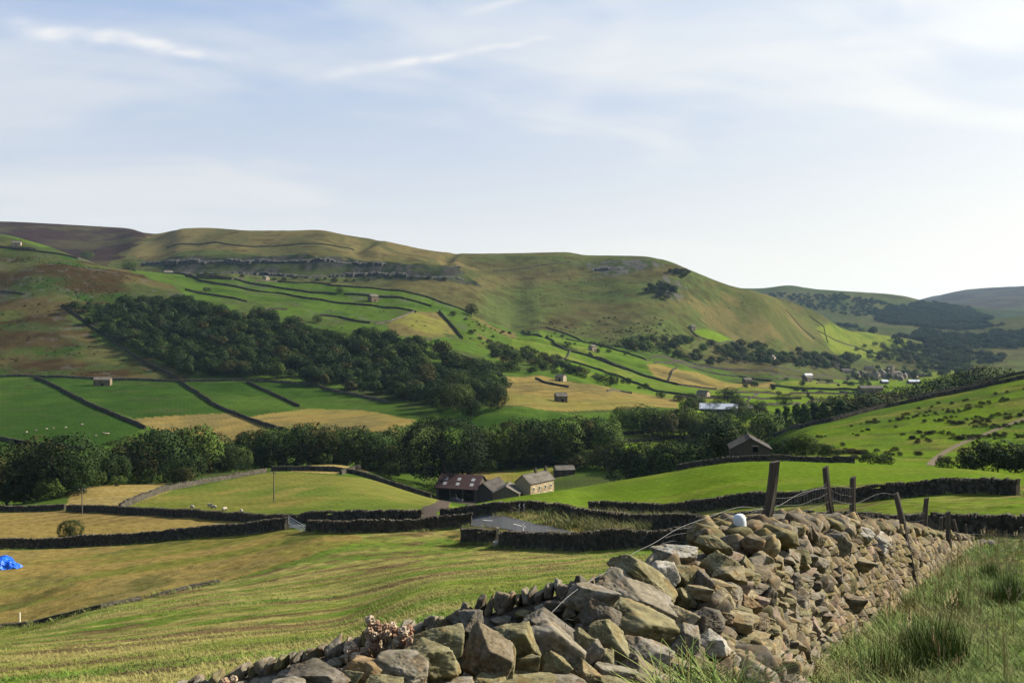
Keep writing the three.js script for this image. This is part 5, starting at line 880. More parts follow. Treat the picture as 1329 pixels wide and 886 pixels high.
const TONE = { olive: [0.104, 0.091, 0.045], tan: [0.140, 0.115, 0.064], grey: [0.116, 0.100, 0.070], pale: [0.185, 0.168, 0.130], brown: [0.096, 0.076, 0.046], dark: [0.070, 0.060, 0.043], orange: [0.125, 0.086, 0.042], pink: [0.142, 0.108, 0.076] };
const stoneMat = {}; for (const [k, c] of Object.entries(TONE)) stoneMat[k] = dull({ vertexColors: true, color: new THREE.Color(...c), specularIntensity: 0.2, roughness: 0.92 });
const TKEYS = ['olive', 'olive', 'tan', 'brown', 'grey', 'tan', 'brown', 'dark', 'tan', 'grey', 'olive', 'grey', 'pink'];
// shape of the loose wall: height along it and fall to both sides
const topLine = pchip([-6, -3, 0, 2.7, 4.5, 6.8, 8.5, 10.5, 14.7, 20, 30], [-1.95, -1.70, -1.47, -1.68, -1.82, -2.06, -2.32, -2.74, -3.50, -4.62, -6.6]);
function pile(x, d) { // top of the heap at a place
  const s = wallS(x, d), q = wallQ(x, d), a = smooth(3.2, 6.5, s), t = topLine(s);
  const tumble = q > 0 ? t - 0.10 * smooth(0, 0.25, q) - 0.38 * Math.max(0, q - 0.05) - 0.75 * Math.max(0, q - 0.95) : t + 2.6 * Math.min(0, q + 0.12);
  const wall = q > 0 ? t - 0.14 * q - 5.0 * Math.max(0, q - 0.36) : t + 2.6 * Math.min(0, q + 0.30);
  return lerp(tumble, wall, a);
}
function hitPile(u, v, d0 = 3, d1 = 40) { const k = (v - HY) / F, a = (u - CX) / F; for (let d = d0; d < d1; d += 0.01) if (pile(a * d, d) >= -k * d) return new THREE.Vector3(a * d, -k * d, -d); return null; }
const mainWall = thing('loose_stone_wall', 'tumbled dry stone wall of big weathered boulders with leaning fence posts', 'wall', [0, 0, 0]);
const sr = rng(4242), qa = new THREE.Quaternion(), qb = new THREE.Quaternion(), eu = new THREE.Euler();
let stoneCount = 0;
function stone(parent, geo, tone, pos, sx, sy, sz, rot, tilt = 0.5) {
  const m = mesh('stone', geo, stoneMat[tone], parent); m.position.copy(pos); m.scale.set(sx, sy, sz);
  qa.setFromAxisAngle(new THREE.Vector3(0, 0, 1), -rot * rad); eu.set((sr() - 0.5) * tilt, (sr() - 0.5) * tilt * 1.6, (sr() - 0.5) * 0.1); qb.setFromEuler(eu); m.quaternion.copy(qa).multiply(qb); stoneCount++;
  return m;
}
// [bearing, height, width, thickness (all as the photograph shows them), turn, colour]
for (const [u, v, w, h, rot, tone] of [
  [837, 752, 86, 36, 38, 'olive'], [858, 748, 36, 46, 50, 'pale'], [888, 749, 40, 34, 0, 'olive'], [907, 764, 28, 50, 10, 'dark'], [876, 719, 54, 24, 3, 'pale'], [926, 712, 46, 28, 32, 'olive'], [945, 697, 22, 28, -15, 'brown'], [962, 711, 42, 28, 8, 'grey'], [943, 726, 40, 18, 0, 'pink'], [932, 742, 42, 48, 8, 'olive'], [953, 761, 28, 34, 0, 'olive'], [933, 780, 36, 36, 20, 'tan'], [967, 786, 30, 28, 25, 'orange'], [987, 780, 28, 46, 18, 'dark'], [888, 779, 34, 24, 36, 'olive'],
  [824, 775, 98, 34, 22, 'grey'], [829, 814, 94, 50, 16, 'olive'], [837, 853, 68, 36, 10, 'grey'], [842, 878, 62, 26, 30, 'brown'], [790, 836, 64, 40, 42, 'olive'], [888, 834, 40, 44, 0, 'grey'], [926, 838, 44, 34, 8, 'pale'], [872, 806, 48, 38, 22, 'tan'], [921, 806, 44, 32, 0, 'dark'], [961, 806, 46, 26, 0, 'tan'], [1024, 726, 24, 34, 8, 'grey'], [1008, 703, 38, 27, 0, 'brown'], [1031, 688, 26, 21, 10, 'orange'], [1040, 679, 28, 19, 0, 'tan'], [1066, 685, 34, 19, 8, 'grey'], [1055, 700, 30, 27, 30, 'brown'], [1081, 707, 38, 34, 30, 'grey'], [1097, 688, 24, 32, -40, 'grey'], [1112, 692, 38, 24, 35, 'pale'], [1134, 702, 40, 28, 28, 'pale'],
  [1059, 731, 34, 21, 0, 'grey'], [1081, 740, 26, 29, 0, 'dark'], [1108, 731, 48, 18, 2, 'tan'], [1132, 734, 14, 12, 0, 'pale'], [1024, 772, 48, 23, -4, 'grey'], [1022, 750, 38, 28, 10, 'dark'], [1004, 731, 24, 25, 0, 'tan'], [994, 742, 22, 22, 0, 'orange'], [988, 729, 30, 25, 10, 'tan'], [986, 712, 38, 19, 12, 'tan'], [968, 742, 20, 38, 14, 'olive'], [1048, 822, 24, 40, 35, 'pink'], [1098, 784, 36, 25, 0, 'brown'], [1038, 840, 18, 44, -5, 'grey'],
  [606, 811, 40, 36, -5, 'dark'], [570, 835, 70, 42, -20, 'olive'], [560, 860, 76, 52, 8, 'olive'], [526, 868, 66, 46, 12, 'grey'], [632, 854, 62, 62, 10, 'brown'], [654, 860, 24, 54, 8, 'olive'], [667, 838, 64, 48, -6, 'olive'], [714, 844, 86, 60, 32, 'grey'], [684, 865, 48, 28, -12, 'olive'], [717, 866, 36, 38, 20, 'olive'], [716, 818, 76, 34, 26, 'dark'], [750, 841, 30, 48, 12, 'olive'], [760, 876, 38, 30, 30, 'tan'], [630, 827, 40, 16, 0, 'tan'], [766, 778, 56, 36, 6, 'grey'], [779, 800, 50, 40, 20, 'dark'], [797, 877, 54, 30, 10, 'grey'], [768, 854, 26, 46, 20, 'grey'], [783, 863, 26, 36, 20, 'olive'], [634, 888, 46, 22, 0, 'olive'], [684, 886, 74, 24, 0, 'olive'], [738, 888, 50, 22, 10, 'grey'],
  [414, 876, 76, 28, 6, 'dark'], [477, 873, 60, 34, 26, 'orange'], [454, 880, 30, 20, 0, 'olive'], [500, 892, 50, 24, 8, 'olive'], [372, 892, 50, 20, 0, 'grey'], [585, 893, 60, 24, 0, 'grey'], [880, 872, 44, 30, 0, 'tan'], [912, 866, 36, 26, 10, 'olive'], [866, 893, 60, 26, 8, 'grey'], [806, 897, 60, 26, 20, 'olive'],
]) {
  let p = hitPile(u, v); if (!p) { const d = 2.77 / (0.535 - (u - CX) / F) + 0.25; p = new THREE.Vector3((u - CX) / F * d, -(v - HY) / F * d, -d); }
  const d = -p.z, sx = w * d / F / 2 * 1.10, sy = h * d / F / 2 * 1.12, sz = Math.min(0.30, (sx + sy) * 0.62);
  const away = new THREE.Vector3(p.x, p.y, p.z).normalize().multiplyScalar(sz * 0.35); p.add(away);
  stone(mainWall, BIG[Math.floor(sr() * BIG.length)], tone, p, sx, sy, sz, rot, 0.45);
}
const P3 = (s, q, y) => new THREE.Vector3(-0.63 + s * 0.472 + q * 0.882, y, -(4 + s * 0.882 - q * 0.472));
// courses of smaller stones on the lit face, cap stones and filling; the largest as pieces, the rest together
const restSmall = [];
{
  const yaw = Math.atan2(0.472, 0.882);                         // the face looks to +q
  const put = (p, sx, sy, sz, tone, rotY, tilt) => {
    if (stoneCount < 296) { const m = mesh('stone', (sx > 0.11 && -p.z < 10 ? BIG : SMALL)[Math.floor(sr() * 14)], stoneMat[tone], mainWall); m.position.copy(p); m.scale.set(sx, sy, sz); m.rotation.set((sr() - 0.5) * tilt, rotY + (sr() - 0.5) * tilt, (sr() - 0.5) * tilt); stoneCount++; }
    else { const o = new THREE.Object3D(); o.position.copy(p); o.scale.set(sx, sy, sz); o.rotation.set((sr() - 0.5) * tilt, rotY + (sr() - 0.5) * tilt, (sr() - 0.5) * tilt); o.updateMatrix(); restSmall.push([o.matrix.clone(), TONE[tone]]); }
  };
  const list = [];
  for (let s = 3.4; s < 30; ) {                                  // columns of the face from the ground up
    const d = 4 + s * 0.882, g0 = landUD(CX + F * P3(s, 0.6, 0).x / d, d) - 0.05, cap = topLine(s) - 0.16, step = s < 14 ? 0.17 : 0.24;
    for (let y = g0; y < cap; ) {
      const h = (s < 14 ? 0.085 : 0.12) + 0.07 * sr() * sr(), w = (0.085 + 0.12 * sr()) * (s < 14 ? 1 : 1.25), f = (y - g0) / Math.max(0.3, cap - g0), q = lerp(0.60, 0.40, f) + (sr() - 0.5) * 0.06 + (s < 6.5 ? 0.35 * (1 - f) * smooth(6.5, 3.4, s) : 0);
      list.push([P3(s + (sr() - 0.5) * step, q - 0.06, y + h / 2), w, h * 0.62, 0.13, TKEYS[Math.floor(sr() * TKEYS.length)], yaw + Math.PI / 2 * 0 , 0.35, sr() < 0.22]);
      y += h;
    }
    s += step * (0.8 + 0.4 * sr());
  }
  list.sort((a, b) => b[0].z - a[0].z);
  for (const [p, w, h, dd, tone, ry, tilt, up] of list) up ? put(p, w * 0.40, h * 1.55, dd, tone, -(Math.PI / 2 - 0.49) + Math.PI / 2 * 0, tilt * 1.3) : put(p, dd, h * 0.88, w * 0.84, tone, 0.49 * -1, tilt);
  // caps along the top, jumbled
  for (let s = 5.2; s < 30; s += s < 12 ? 0.16 : 0.24) for (const q of [-0.22, 0.04, 0.28]) { const k = 0.8 + 0.6 * sr(), p = P3(s + (sr() - 0.5) * 0.2, q + (sr() - 0.5) * 0.12, topLine(s) - 0.02 + 0.05 * sr()); put(p, 0.12 * k, 0.085 * k, 0.14 * k, TKEYS[Math.floor(sr() * 10)], sr() * 3, 0.9); }
  // filling of the heap between the boulders
  for (let i = 0; i < 520; i++) { const s = -3.5 + 8.5 * sr(), q = (s < 3 ? 0.12 : -0.1) + 1.5 * sr(), p0 = P3(s, q, 0), y = pile(p0.x, -p0.z) - 0.13 - 0.05 * sr(), k = 0.06 + 0.08 * sr(); put(new THREE.Vector3(p0.x, y, p0.z), k * 1.3, k * 0.8, k, ['olive', 'grey', 'dark', 'brown', 'tan'][Math.floor(sr() * 5)], sr() * 6, 1.2); }
  // far side of the heap, in shade
  for (let i = 0; i < 160; i++) { const s = 4 + 10 * sr(), q = -0.4 - 0.3 * sr(), p0 = P3(s, q, 0), y = pile(p0.x, -p0.z) - 0.04, k = 0.07 + 0.07 * sr(); put(new THREE.Vector3(p0.x, y, p0.z), k * 1.3, k * 0.8, k, ['grey', 'dark', 'olive'][Math.floor(sr() * 3)], sr() * 6, 0.8); }
  const im = new THREE.InstancedMesh(SMALL[3], dull({ vertexColors: true }), restSmall.length); restSmall.forEach(([m, c], i) => { im.setMatrixAt(i, m); im.setColorAt(i, new THREE.Color(...c)); });
  im.name = 'small_stones'; im.userData.kind = 'stuff'; im.castShadow = im.receiveShadow = true; mainWall.add(im);
  // hearting: the packed rubble inside, just under the stones
  const T = new Tri(); const ns = 150, nq = 26;
  for (let i = 0; i <= ns; i++) for (let j = 0; j <= nq; j++) { const s = -7 + 37.5 * i / ns, q = -1.1 + 2.9 * j / nq, p = P3(s, q, 0), d = -p.z, gy = landUD(CX + F * p.x / Math.max(d, 0.6), Math.max(d, 2)) - 0.12, y = Math.max(gy - 0.1, pile(p.x, d) - 0.20 - 0.22 * smooth(0.2, -0.1, q) * smooth(4.5, 2.5, s) + 0.04 * n2(p.x * 9, p.z * 9)), k = 0.6 + 0.5 * sr(); T.v(p.x, y, p.z, [0.06 * k, 0.052 * k, 0.04 * k]); if (i && j) { const a = (i - 1) * (nq + 1) + j - 1, b = a + nq + 1; T.quad(a, a + 1, b + 1, b); } }
  mesh('hearting', T.geo(), dull({ vertexColors: true, side: THREE.DoubleSide }), mainWall);
}
// ---------------------------------------------------------------- the lower field wall behind the heap
{
  const w = thing('lower_field_wall', 'shaded field wall of small dark stones behind the tumbled heap', 'wall', [0, 0, 0]);
  const A = [1.9, 8.95], B = [-4.1, 10.6], L = Math.hypot(A[0] - B[0], A[1] - B[1]), tx = (B[0] - A[0]) / L, td = (B[1] - A[1]) / L, nx = -td * -1, nd = tx * -1;   // n points towards the eye
  const sg = (nx * 0 + nd * -1) > 0 ? 1 : -1, ry = Math.atan2(td, tx), rest = []; let n = 0;
  const topY = (s) => { const x = A[0] + tx * s, d = A[1] + td * s; return -(lerp(738, 886, (800 - (CX + F * x / d)) / 560) - HY) / F * d - 0.10; };
  const put = (x, y, d, a, b, c, tone, tilt) => { if (n < 298) { const m = mesh('stone', SMALL[Math.floor(sr() * 14)], stoneMat[tone], w); m.position.set(x, y, -d); m.scale.set(a, b, c); m.rotation.set((sr() - 0.5) * tilt, ry + (sr() - 0.5) * tilt, (sr() - 0.5) * tilt); n++; } else { const o = new THREE.Object3D(); o.position.set(x, y, -d); o.scale.set(a, b, c); o.rotation.set((sr() - 0.5) * tilt, ry + (sr() - 0.5) * tilt, (sr() - 0.5) * tilt); o.updateMatrix(); rest.push([o.matrix.clone(), TONE[tone]]); } };
  const tones = ['grey', 'olive', 'dark', 'brown', 'grey'], jobs = [];
  for (let s = 0.3; s < L; s += 0.052 + 0.05 * sr()) jobs.push([s, 0, 1]);
  for (let r = 0; r < 12; r++) for (let s = 0.1; s < L; s += 0.13 + 0.11 * sr()) jobs.push([s, -0.03 - r * 0.082, 0]);
  for (const [s, dy, cap] of jobs) {
    const x = A[0] + tx * s, d = A[1] + td * s, off = cap ? (sr() - 0.5) * 0.12 : 0.15 - dy * 0.10 + (sr() - 0.5) * 0.04, big = sr() < 0.14 ? 1.5 : 1;
    put(x + nx * sg * off, topY(s) + (cap ? 0.01 + 0.06 * sr() * big : dy - 0.03), d + nd * sg * off, cap ? (0.028 + 0.030 * sr()) * big : 0.06 + 0.06 * sr(), cap ? (0.055 + 0.05 * sr()) * big : 0.042 + 0.014 * sr(), 0.12, tones[Math.floor(sr() * 5)], cap ? 0.55 : 0.18);
  }
  if (rest.length) { const im = new THREE.InstancedMesh(SMALL[5], dull({ vertexColors: true }), rest.length); rest.forEach(([m, c], i) => { im.setMatrixAt(i, m); im.setColorAt(i, new THREE.Color(...c)); }); im.name = 'small_stones'; im.userData.kind = 'stuff'; w.add(im); }
  const T = new Tri(); let i = 0;
  for (let s = 0; s <= L + 0.01; s += L / 40, i++) { const x = A[0] + tx * s, d = A[1] + td * s, y = topY(s); for (const [o, yy] of [[0.20, y - 1.7], [0.12, y - 0.02], [-0.12, y - 0.02], [-0.26, y - 2.4]]) T.v(x + nx * sg * o, yy, -(d + nd * sg * o), [0.06, 0.052, 0.04]); if (i) for (let k = 0; k < 3; k++) T.quad((i - 1) * 4 + k, (i - 1) * 4 + k + 1, i * 4 + k + 1, i * 4 + k); }
  mesh('hearting', T.geo(), dull({ vertexColors: true, side: THREE.DoubleSide }), w);
}
// ---------------------------------------------------------------- the fence: leaning posts, sagging wire and netting
{
  const f = thing('wire_fence', 'old leaning timber fence posts with sagging wire netting behind the wall', 'fence', [0, 0, 0]);
  const grain = grainTexture(256, 0.3, 1, 44, 0.12), postMat = dull({ color: new THREE.Color(0.105, 0.088, 0.070), map: grain, bumpMap: grain, bumpScale: 0.012 }), wireMat = new THREE.MeshPhysicalMaterial({ color: new THREE.Color(0.085, 0.082, 0.076), roughness: 0.6, metalness: 0.3 });
  const P = (u, v, d) => new THREE.Vector3((u - CX) / F * d, -(v - HY) / F * d, -d), posts = [];
  const r = rng(66);
  for (const [tu, tv, bu, bv, d, w, square] of [[1006, 599, 988, 712, 9.7, 14.5, 1], [1072, 606, 1083, 690, 12.9, 9.5, 1], [1108.5, 619, 1105, 700, 14.1, 8.6, 1], [1163, 640, 1191, 762, 15.6, 8.0, 0], [1203.5, 646, 1198, 712, 20.5, 6.8, 0], [1230, 664, 1235, 722, 22.5, 6.6, 1], [1222.5, 671, 1219, 706, 25, 4.6, 0], [1238, 674, 1248, 712, 27, 4.2, 0], [1254, 680, 1258, 712, 31, 3.4, 0], [1326, 684, 1327, 722, 32, 4, 0]]) {
    const a = P(bu, bv + 10, d), b = P(tu, tv, d + (d === 15.6 ? 0.25 : 0)), l = a.distanceTo(b), rr = w * d / F / 2;
    const g = new THREE.CylinderGeometry(rr * 0.92, rr * 1.06, l, square ? 7 : 9, 10, false), q = g.attributes.position; for (let i = 0; i < q.count; i++) { const y = q.getY(i) / l; const k = 1 + 0.10 * n2(q.getX(i) * 30 + tu, y * 5) + 0.05 * n2(q.getZ(i) * 80, y * 14 + bu); q.setXYZ(i, q.getX(i) * k + rr * 0.25 * Math.sin(y * 5 + tu), q.getY(i) + (y > 0.49 ? q.getX(i) * 0.35 : 0), q.getZ(i) * k); } g.computeVertexNormals();
    const m = mesh('post', toCreasedNormals(g, 0.5), postMat, f); m.position.copy(a).lerp(b, 0.5); m.quaternion.setFromUnitVectors(new THREE.Vector3(0, 1, 0), b.clone().sub(a).normalize()); posts.push([a, b]);
  }
  const strand = (pts, rr, n, par = f) => mesh(n, new THREE.TubeGeometry(new THREE.CatmullRomCurve3(pts), pts.length * 8, rr, 5), wireMat, par);
  const onPost = (i, t) => posts[i][0].clone().lerp(posts[i][1], t);
  function netting(a0, a1, b0, b1, rows, gapM, sag) {         // a panel of woven wire between two posts
    const gs = [], n = Math.max(4, Math.round(a0.distanceTo(b0) / gapM)), at2 = (u, v) => { const p = a0.clone().lerp(b0, u), q = a1.clone().lerp(b1, u), o = p.lerp(q, v); o.y -= sag * Math.sin(Math.PI * u) * (0.4 + 0.6 * v) + 0.015 * n2(u * 9, v * 4); return o; };
    for (let k = 0; k <= rows; k++) { const pts = []; for (let i = 0; i <= 10; i++) pts.push(at2(i / 10, k / rows)); gs.push(new THREE.TubeGeometry(new THREE.CatmullRomCurve3(pts), 20, 0.0011, 4)); }
    for (let i = 1; i < n; i++) { const pts = []; for (let k = 0; k <= 4; k++) { const p = at2(i / n, k / 4); p.x += 0.015 * n2(i, k * 2); pts.push(p); } gs.push(new THREE.TubeGeometry(new THREE.CatmullRomCurve3(pts), 8, 0.0009, 4)); }
    mesh('netting', mergeGeometries(gs), wireMat, f);
  }
  netting(onPost(0, 0.15), onPost(0, 0.62), onPost(1, 0.15), onPost(1, 0.78), 5, 0.10, 0.06);
  netting(onPost(1, 0.15), onPost(1, 0.8), onPost(2, 0.15), onPost(2, 0.85), 6, 0.07, 0.02);
  netting(onPost(2, 0.1), onPost(2, 0.6), onPost(4, 0.15), onPost(4, 0.75), 5, 0.15, 0.10);
  netting(P(845, 722, 8.6), P(870, 688, 8.4), onPost(0, 0.1), onPost(0, 0.55), 4, 0.07, 0.03);
  netting(onPost(4, 0.15), onPost(4, 0.75), onPost(6, 0.1), onPost(6, 0.7), 4, 0.16, 0.05);
  strand([onPost(1, 0.72), P(1040, 640, 11.2), onPost(0, 0.5), P(960, 658, 9.2), P(920, 671, 8.8), P(880, 686, 8.2), P(850, 704, 7.8), P(822, 718, 7.2), P(795, 738, 6.6), P(760, 757, 6.0), P(735, 776, 5.8), P(718, 793, 5.6), P(704, 806, 5.5)], 0.0019, 'wire');
  strand([P(632, 818, 5.4), P(645, 813, 5.3), P(660, 812, 5.3), P(672, 815, 5.3)], 0.0019, 'wire');
  strand([onPost(1, 0.55), onPost(2, 0.62), P(1150, 640, 17), onPost(4, 0.8)], 0.0016, 'wire');
  strand([onPost(4, 0.3), P(1225, 690, 24), P(1260, 693, 28), P(1330, 694, 32)], 0.0016, 'wire');
  strand([P(728, 806, 5.6), P(735, 803, 5.5), P(744, 805, 5.4)], 0.0019, 'wire');
}
{ // white plastic jar caught on the wall
  const p = hitPile(961, 699) ?? new THREE.Vector3(2, -2, -9), g = new THREE.LatheGeometry([[0, 0], [0.050, 0.002], [0.056, 0.02], [0.058, 0.09], [0.055, 0.13], [0.040, 0.155], [0.022, 0.162], [0, 0.164]].map(([a, b]) => new THREE.Vector2(a, b)), 28);
  const o = thing('plastic_jar', 'upturned white plastic jar standing among stones beside the tallest post', 'jar', [p.x, p.y + 0.055, p.z], 0); o.rotation.z = 0.06;
  mesh('body', g, new THREE.MeshPhysicalMaterial({ color: new THREE.Color(0.42, 0.44, 0.45), roughness: 0.35, specularIntensity: 0.6 }), o); const b = new THREE.TorusGeometry(0.0575, 0.003, 6, 28); b.rotateX(Math.PI / 2); b.translate(0, 0.05, 0); mesh('rib', b, M.plasticSheet, o);
}
// ---------------------------------------------------------------- grass, rushes and dead stems
function tuft(seed, n, h, w, spread, droop) {
  const r = rng(seed), T = new Tri();
  for (let i = 0; i < n; i++) {
    const a = r() * 6.283, x0 = (r() - 0.5) * spread, z0 = (r() - 0.5) * spread, hh = h * (0.5 + 0.6 * r()), lean = (0.15 + droop * r()) * hh, cx = Math.cos(a), cz = Math.sin(a), ww = w * (0.6 + 0.7 * r()), k = 0.75 + 0.5 * r(), c = [k, k, k];
    let prev;
    for (let j = 0; j <= 3; j++) { const t = j / 3, x = x0 + cx * lean * t * t, z = z0 + cz * lean * t * t, y = hh * (t - 0.25 * droop * t * t), q = ww * (1 - t * 0.85) / 2, A = T.v(x - cz * q, y, z + cx * q, c), B = T.v(x + cz * q, y, z - cx * q, c); if (prev) T.quad(prev[0], prev[1], B, A); prev = [A, B]; }
  }
  return T.geo();
}
function seedTuft(seed, n, h) { // tall stems with loose seed heads
  const r = rng(seed), T = new Tri();
  for (let i = 0; i < n; i++) { const a = r() * 6.283, l = h * (0.7 + 0.4 * r()), ln = 0.35 * r() * l, x0 = (r() - 0.5) * 0.12, z0 = (r() - 0.5) * 0.12, w = 0.0035, cx = Math.cos(a), cz = Math.sin(a), c = [1, 1, 1]; let prev; for (let j = 0; j <= 4; j++) { const t = j / 4, x = x0 + cx * ln * t * t, z = z0 + cz * ln * t * t, q = w * (1 - 0.5 * t), A = T.v(x - cz * q, l * t, z + cx * q, c), B = T.v(x + cz * q, l * t, z - cx * q, c); if (prev) T.quad(prev[0], prev[1], B, A); prev = [A, B]; }
    for (let k = 0; k < 9; k++) { const t = 0.8 + 0.22 * k / 9, x = x0 + cx * ln * t * t + (r() - 0.5) * 0.03, z = z0 + cz * ln * t * t + (r() - 0.5) * 0.03, y = l * t, s = 0.010, b = 1.15, A = T.v(x - s, y, z, [b, b, b]), B = T.v(x, y - s, z + s, [b, b, b]), D = T.v(x + s, y + s, z - s, [b, b, b]); T.tri(A, B, D); } }
  return T.geo();
}
const bladeMat = new THREE.MeshPhysicalMaterial({ vertexColors: true, side: THREE.DoubleSide, roughness: 0.8, specularIntensity: 0.25 });
function sow(name, label, geo, spots) { const im = new THREE.InstancedMesh(geo, bladeMat, spots.length), o = new THREE.Object3D(); spots.forEach(([p, s, c, ry, tilt = 0], i) => { o.position.copy(p); o.rotation.set(tilt, ry, 0); o.scale.setScalar(s); o.updateMatrix(); im.setMatrixAt(i, o.matrix); im.setColorAt(i, new THREE.Color(...c)); }); im.name = numbered(name); im.castShadow = im.receiveShadow = true; scene.add(im); tag(im, label, 'grass', null, 'stuff'); }
{
  const r = rng(515), greens = [[0.105, 0.158, 0.028], [0.125, 0.172, 0.034], [0.152, 0.172, 0.048], [0.086, 0.130, 0.025]], straws = [[0.19, 0.145, 0.060], [0.16, 0.115, 0.045], [0.22, 0.18, 0.09], [0.13, 0.12, 0.035]];
  const A = [], B = [], S = [], Rr = [];
  for (let i = 0; i < 24000; i++) {
    const d = 4.3 * Math.pow(36 / 4.3, r()), x = WALLX(d) + (0.60 + (0.10 + d * 0.55 + 3) * Math.pow(r(), 1.1)), q = wallQ(x, d), u = CX + F * x / d; if (u > 1500 || q < 0.62) continue;
    const p = new THREE.Vector3(x, landUD(u, d) - 0.02, -d), nearWall = smooth(3.0, 0.6, q), pat = fbm(x * 0.7, d * 0.7, 3);
    if (d < 7.5 && q < 1.25 && u < 1060 && r() < 0.6) continue;
    const c = mix3(greens[Math.floor(r() * 4)], straws[Math.floor(r() * 4)], smooth(0.0, 0.42, pat + 0.30 * nearWall * smooth(7, 16, d) - 0.08 + 0.25 * (r() - 0.5)) * 0.75);
    (r() < 0.5 ? A : B).push([p, (0.55 + 0.6 * r()) * lerp(0.42, 0.9, nearWall) * (d > 20 ? 0.9 : 1), c, r() * 6.28]);
    if (r() < 0.008 + 0.07 * nearWall * smooth(9, 16, d)) S.push([p, 0.45 + 0.4 * r(), straws[Math.floor(r() * 3)], r() * 6.28]);
  }
  for (const [u, d, n] of [[1212, 8.9, 16], [1225, 9.3, 12], [1196, 9.6, 10], [1300, 14, 14], [1316, 14.5, 12], [1285, 18, 12], [1240, 13, 8], [1150, 8.2, 8]]) for (let k = 0; k < n; k++) { const x = (u - CX) / F * d + (r() - 0.5) * 0.3, dd = d + (r() - 0.5) * 0.3; Rr.push([new THREE.Vector3(x, land(x, -dd), -dd), 0.8 + 0.5 * r(), [0.030 + 0.02 * r(), 0.060, 0.010], r() * 6.28]); }
  // long blades standing before the heap
  for (let k = 0; k < 55; k++) { const d = 4.2 + 0.75 * r(), u = 868 + 100 * r(), x = (u - CX) / F * d; A.push([new THREE.Vector3(x, -(886 - HY) / F * d - 0.10 - 0.15 * r(), -d), 0.6 + 0.5 * r(), greens[Math.floor(r() * 3)], r() * 6.28]); }
  for (const [u, v, d] of [[903, 905, 4.4], [906, 905, 4.5], [1000, 900, 5], [960, 900, 4.6], [880, 905, 4.3]]) S.push([new THREE.Vector3((u - CX) / F * d, -(v - HY) / F * d - 0.35, -d), 0.9, straws[0], r() * 6]);
  sow('verge_grass', 'thick green and straw grass on the bank beside the loose wall', tuft(1, 16, 0.30, 0.013, 0.16, 0.9), A);
  sow('verge_grass', 'softer leaning grass on the bank beside the loose wall', tuft(2, 20, 0.22, 0.011, 0.2, 1.5), B);
  sow('seeding_grass', 'tall pale seeding grass along the foot of the loose wall', seedTuft(3, 7, 0.62), S);
  sow('rush_clumps', 'dark upright rushes in the bank grass', tuft(4, 26, 0.40, 0.007, 0.14, 0.3), Rr);
  // rough grass over the near field, short and patchy
  const Fd = [];
  for (let i = 0; i < 24000; i++) { const d = 14 * Math.pow(110 / 14, Math.pow(r(), 0.8)), u = -30 + 950 * r(), x = (u - CX) / F * d; if (wallQ(x, d) > -0.6) continue; const c = groundColor(x, -d, 0, 0), k = 0.95 + 0.55 * r(); Fd.push([new THREE.Vector3(x, landUD(u, d) - 0.02, -d), (0.5 + 0.7 * r()) * (d > 60 ? 1.5 : 1), [c[0] * k, c[1] * k, c[2] * k], r() * 6.28]); }
  sow('field_grass', 'short uneven grass of the near field', tuft(5, 9, 0.13, 0.014, 0.28, 1.4), Fd);
  // long dead grass on the verges of the lane
  const V = [];
  for (let i = 0; i < 2600; i++) { const u = 560 + 330 * r(), d = 96 + 26 * r(), x = (u - CX) / F * d, lane = d - (u < 700 ? lerp(122, 110, (u - 560) / 140) : lerp(110, 95, (u - 700) / 180)); if (Math.abs(lane) < 3.4 || (u > 646 && u < 704 && lane < 0)) continue; if (u < 640 && !(lane < -3.0 && lane > -7 && u > 600)) continue; const c = mix3(straws[Math.floor(r() * 4)], greens[Math.floor(r() * 4)], r() * 0.9); V.push([on(u, d), u > 706 ? 2.2 + 2.2 * r() : 1.2 + 1.5 * r(), [c[0] * 0.75, c[1] * 0.75, c[2] * 0.75], r() * 6.28]); }
  sow('lane_verge_grass', 'long bleached grass on the verges of the lane', tuft(6, 14, 0.30, 0.02, 0.30, 0.7), V);
  for (let k = 0; k < 1; k++) { const W = []; for (let i = 0; i < 2600; i++) { const L = WALLS[Math.floor(r() * 14)], j = Math.floor(r() * (L.length - 1)), t = r(), x = lerp(L[j].x, L[j + 1].x, t) + (r() - 0.5) * 1.6, z = lerp(L[j].z, L[j + 1].z, t) + (r() < 0.6 ? 0.55 + r() * 0.5 : -0.6); const c = mix3(greens[Math.floor(r() * 4)], straws[Math.floor(r() * 4)], r() * 0.6); W.push([new THREE.Vector3(x, land(x, z) - 0.02, z), 0.9 + 1.1 * r(), c, r() * 6.28]); } sow('wall_foot_grass', 'longer grass along the feet of the field walls', tuft(7, 14, 0.28, 0.02, 0.35, 0.8), W); }
}
{ // rushes and dark scrub on the hillside
  const r = rng(616), m = [], o = new THREE.Object3D();
  for (let i = 0; i < 9000 && m.length < 460; i++) { const u = 1010 + 420 * r(), d = 238 * Math.pow(430 / 238, r()), x = (u - CX) / F * d; const y = landUD(u, d), v = HY - F * y / d; if (fbm(x / 22 + 4, d / 8, 4) < 0.19 || v > 596) continue; const wallV = lerp(562, 490, (u - 1020) / 309); if (v < wallV + 8) continue; const k = 0.5 + 0.9 * r(); o.position.set(x, y - 0.1, -d); o.rotation.y = r() * 6; o.scale.set(k * 1.6, k, k * 1.2); o.updateMatrix(); m.push(o.matrix.clone()); }
  const im = new THREE.InstancedMesh(KIND.bush[0].crown, leafMats[4], m.length); m.forEach((x, i) => im.setMatrixAt(i, x)); im.name = 'hillside_rushes'; im.castShadow = im.receiveShadow = true; scene.add(im); tag(im, 'dark tufts of rush and scrub in patches over the hillside pasture', 'rushes', null, 'stuff');
}
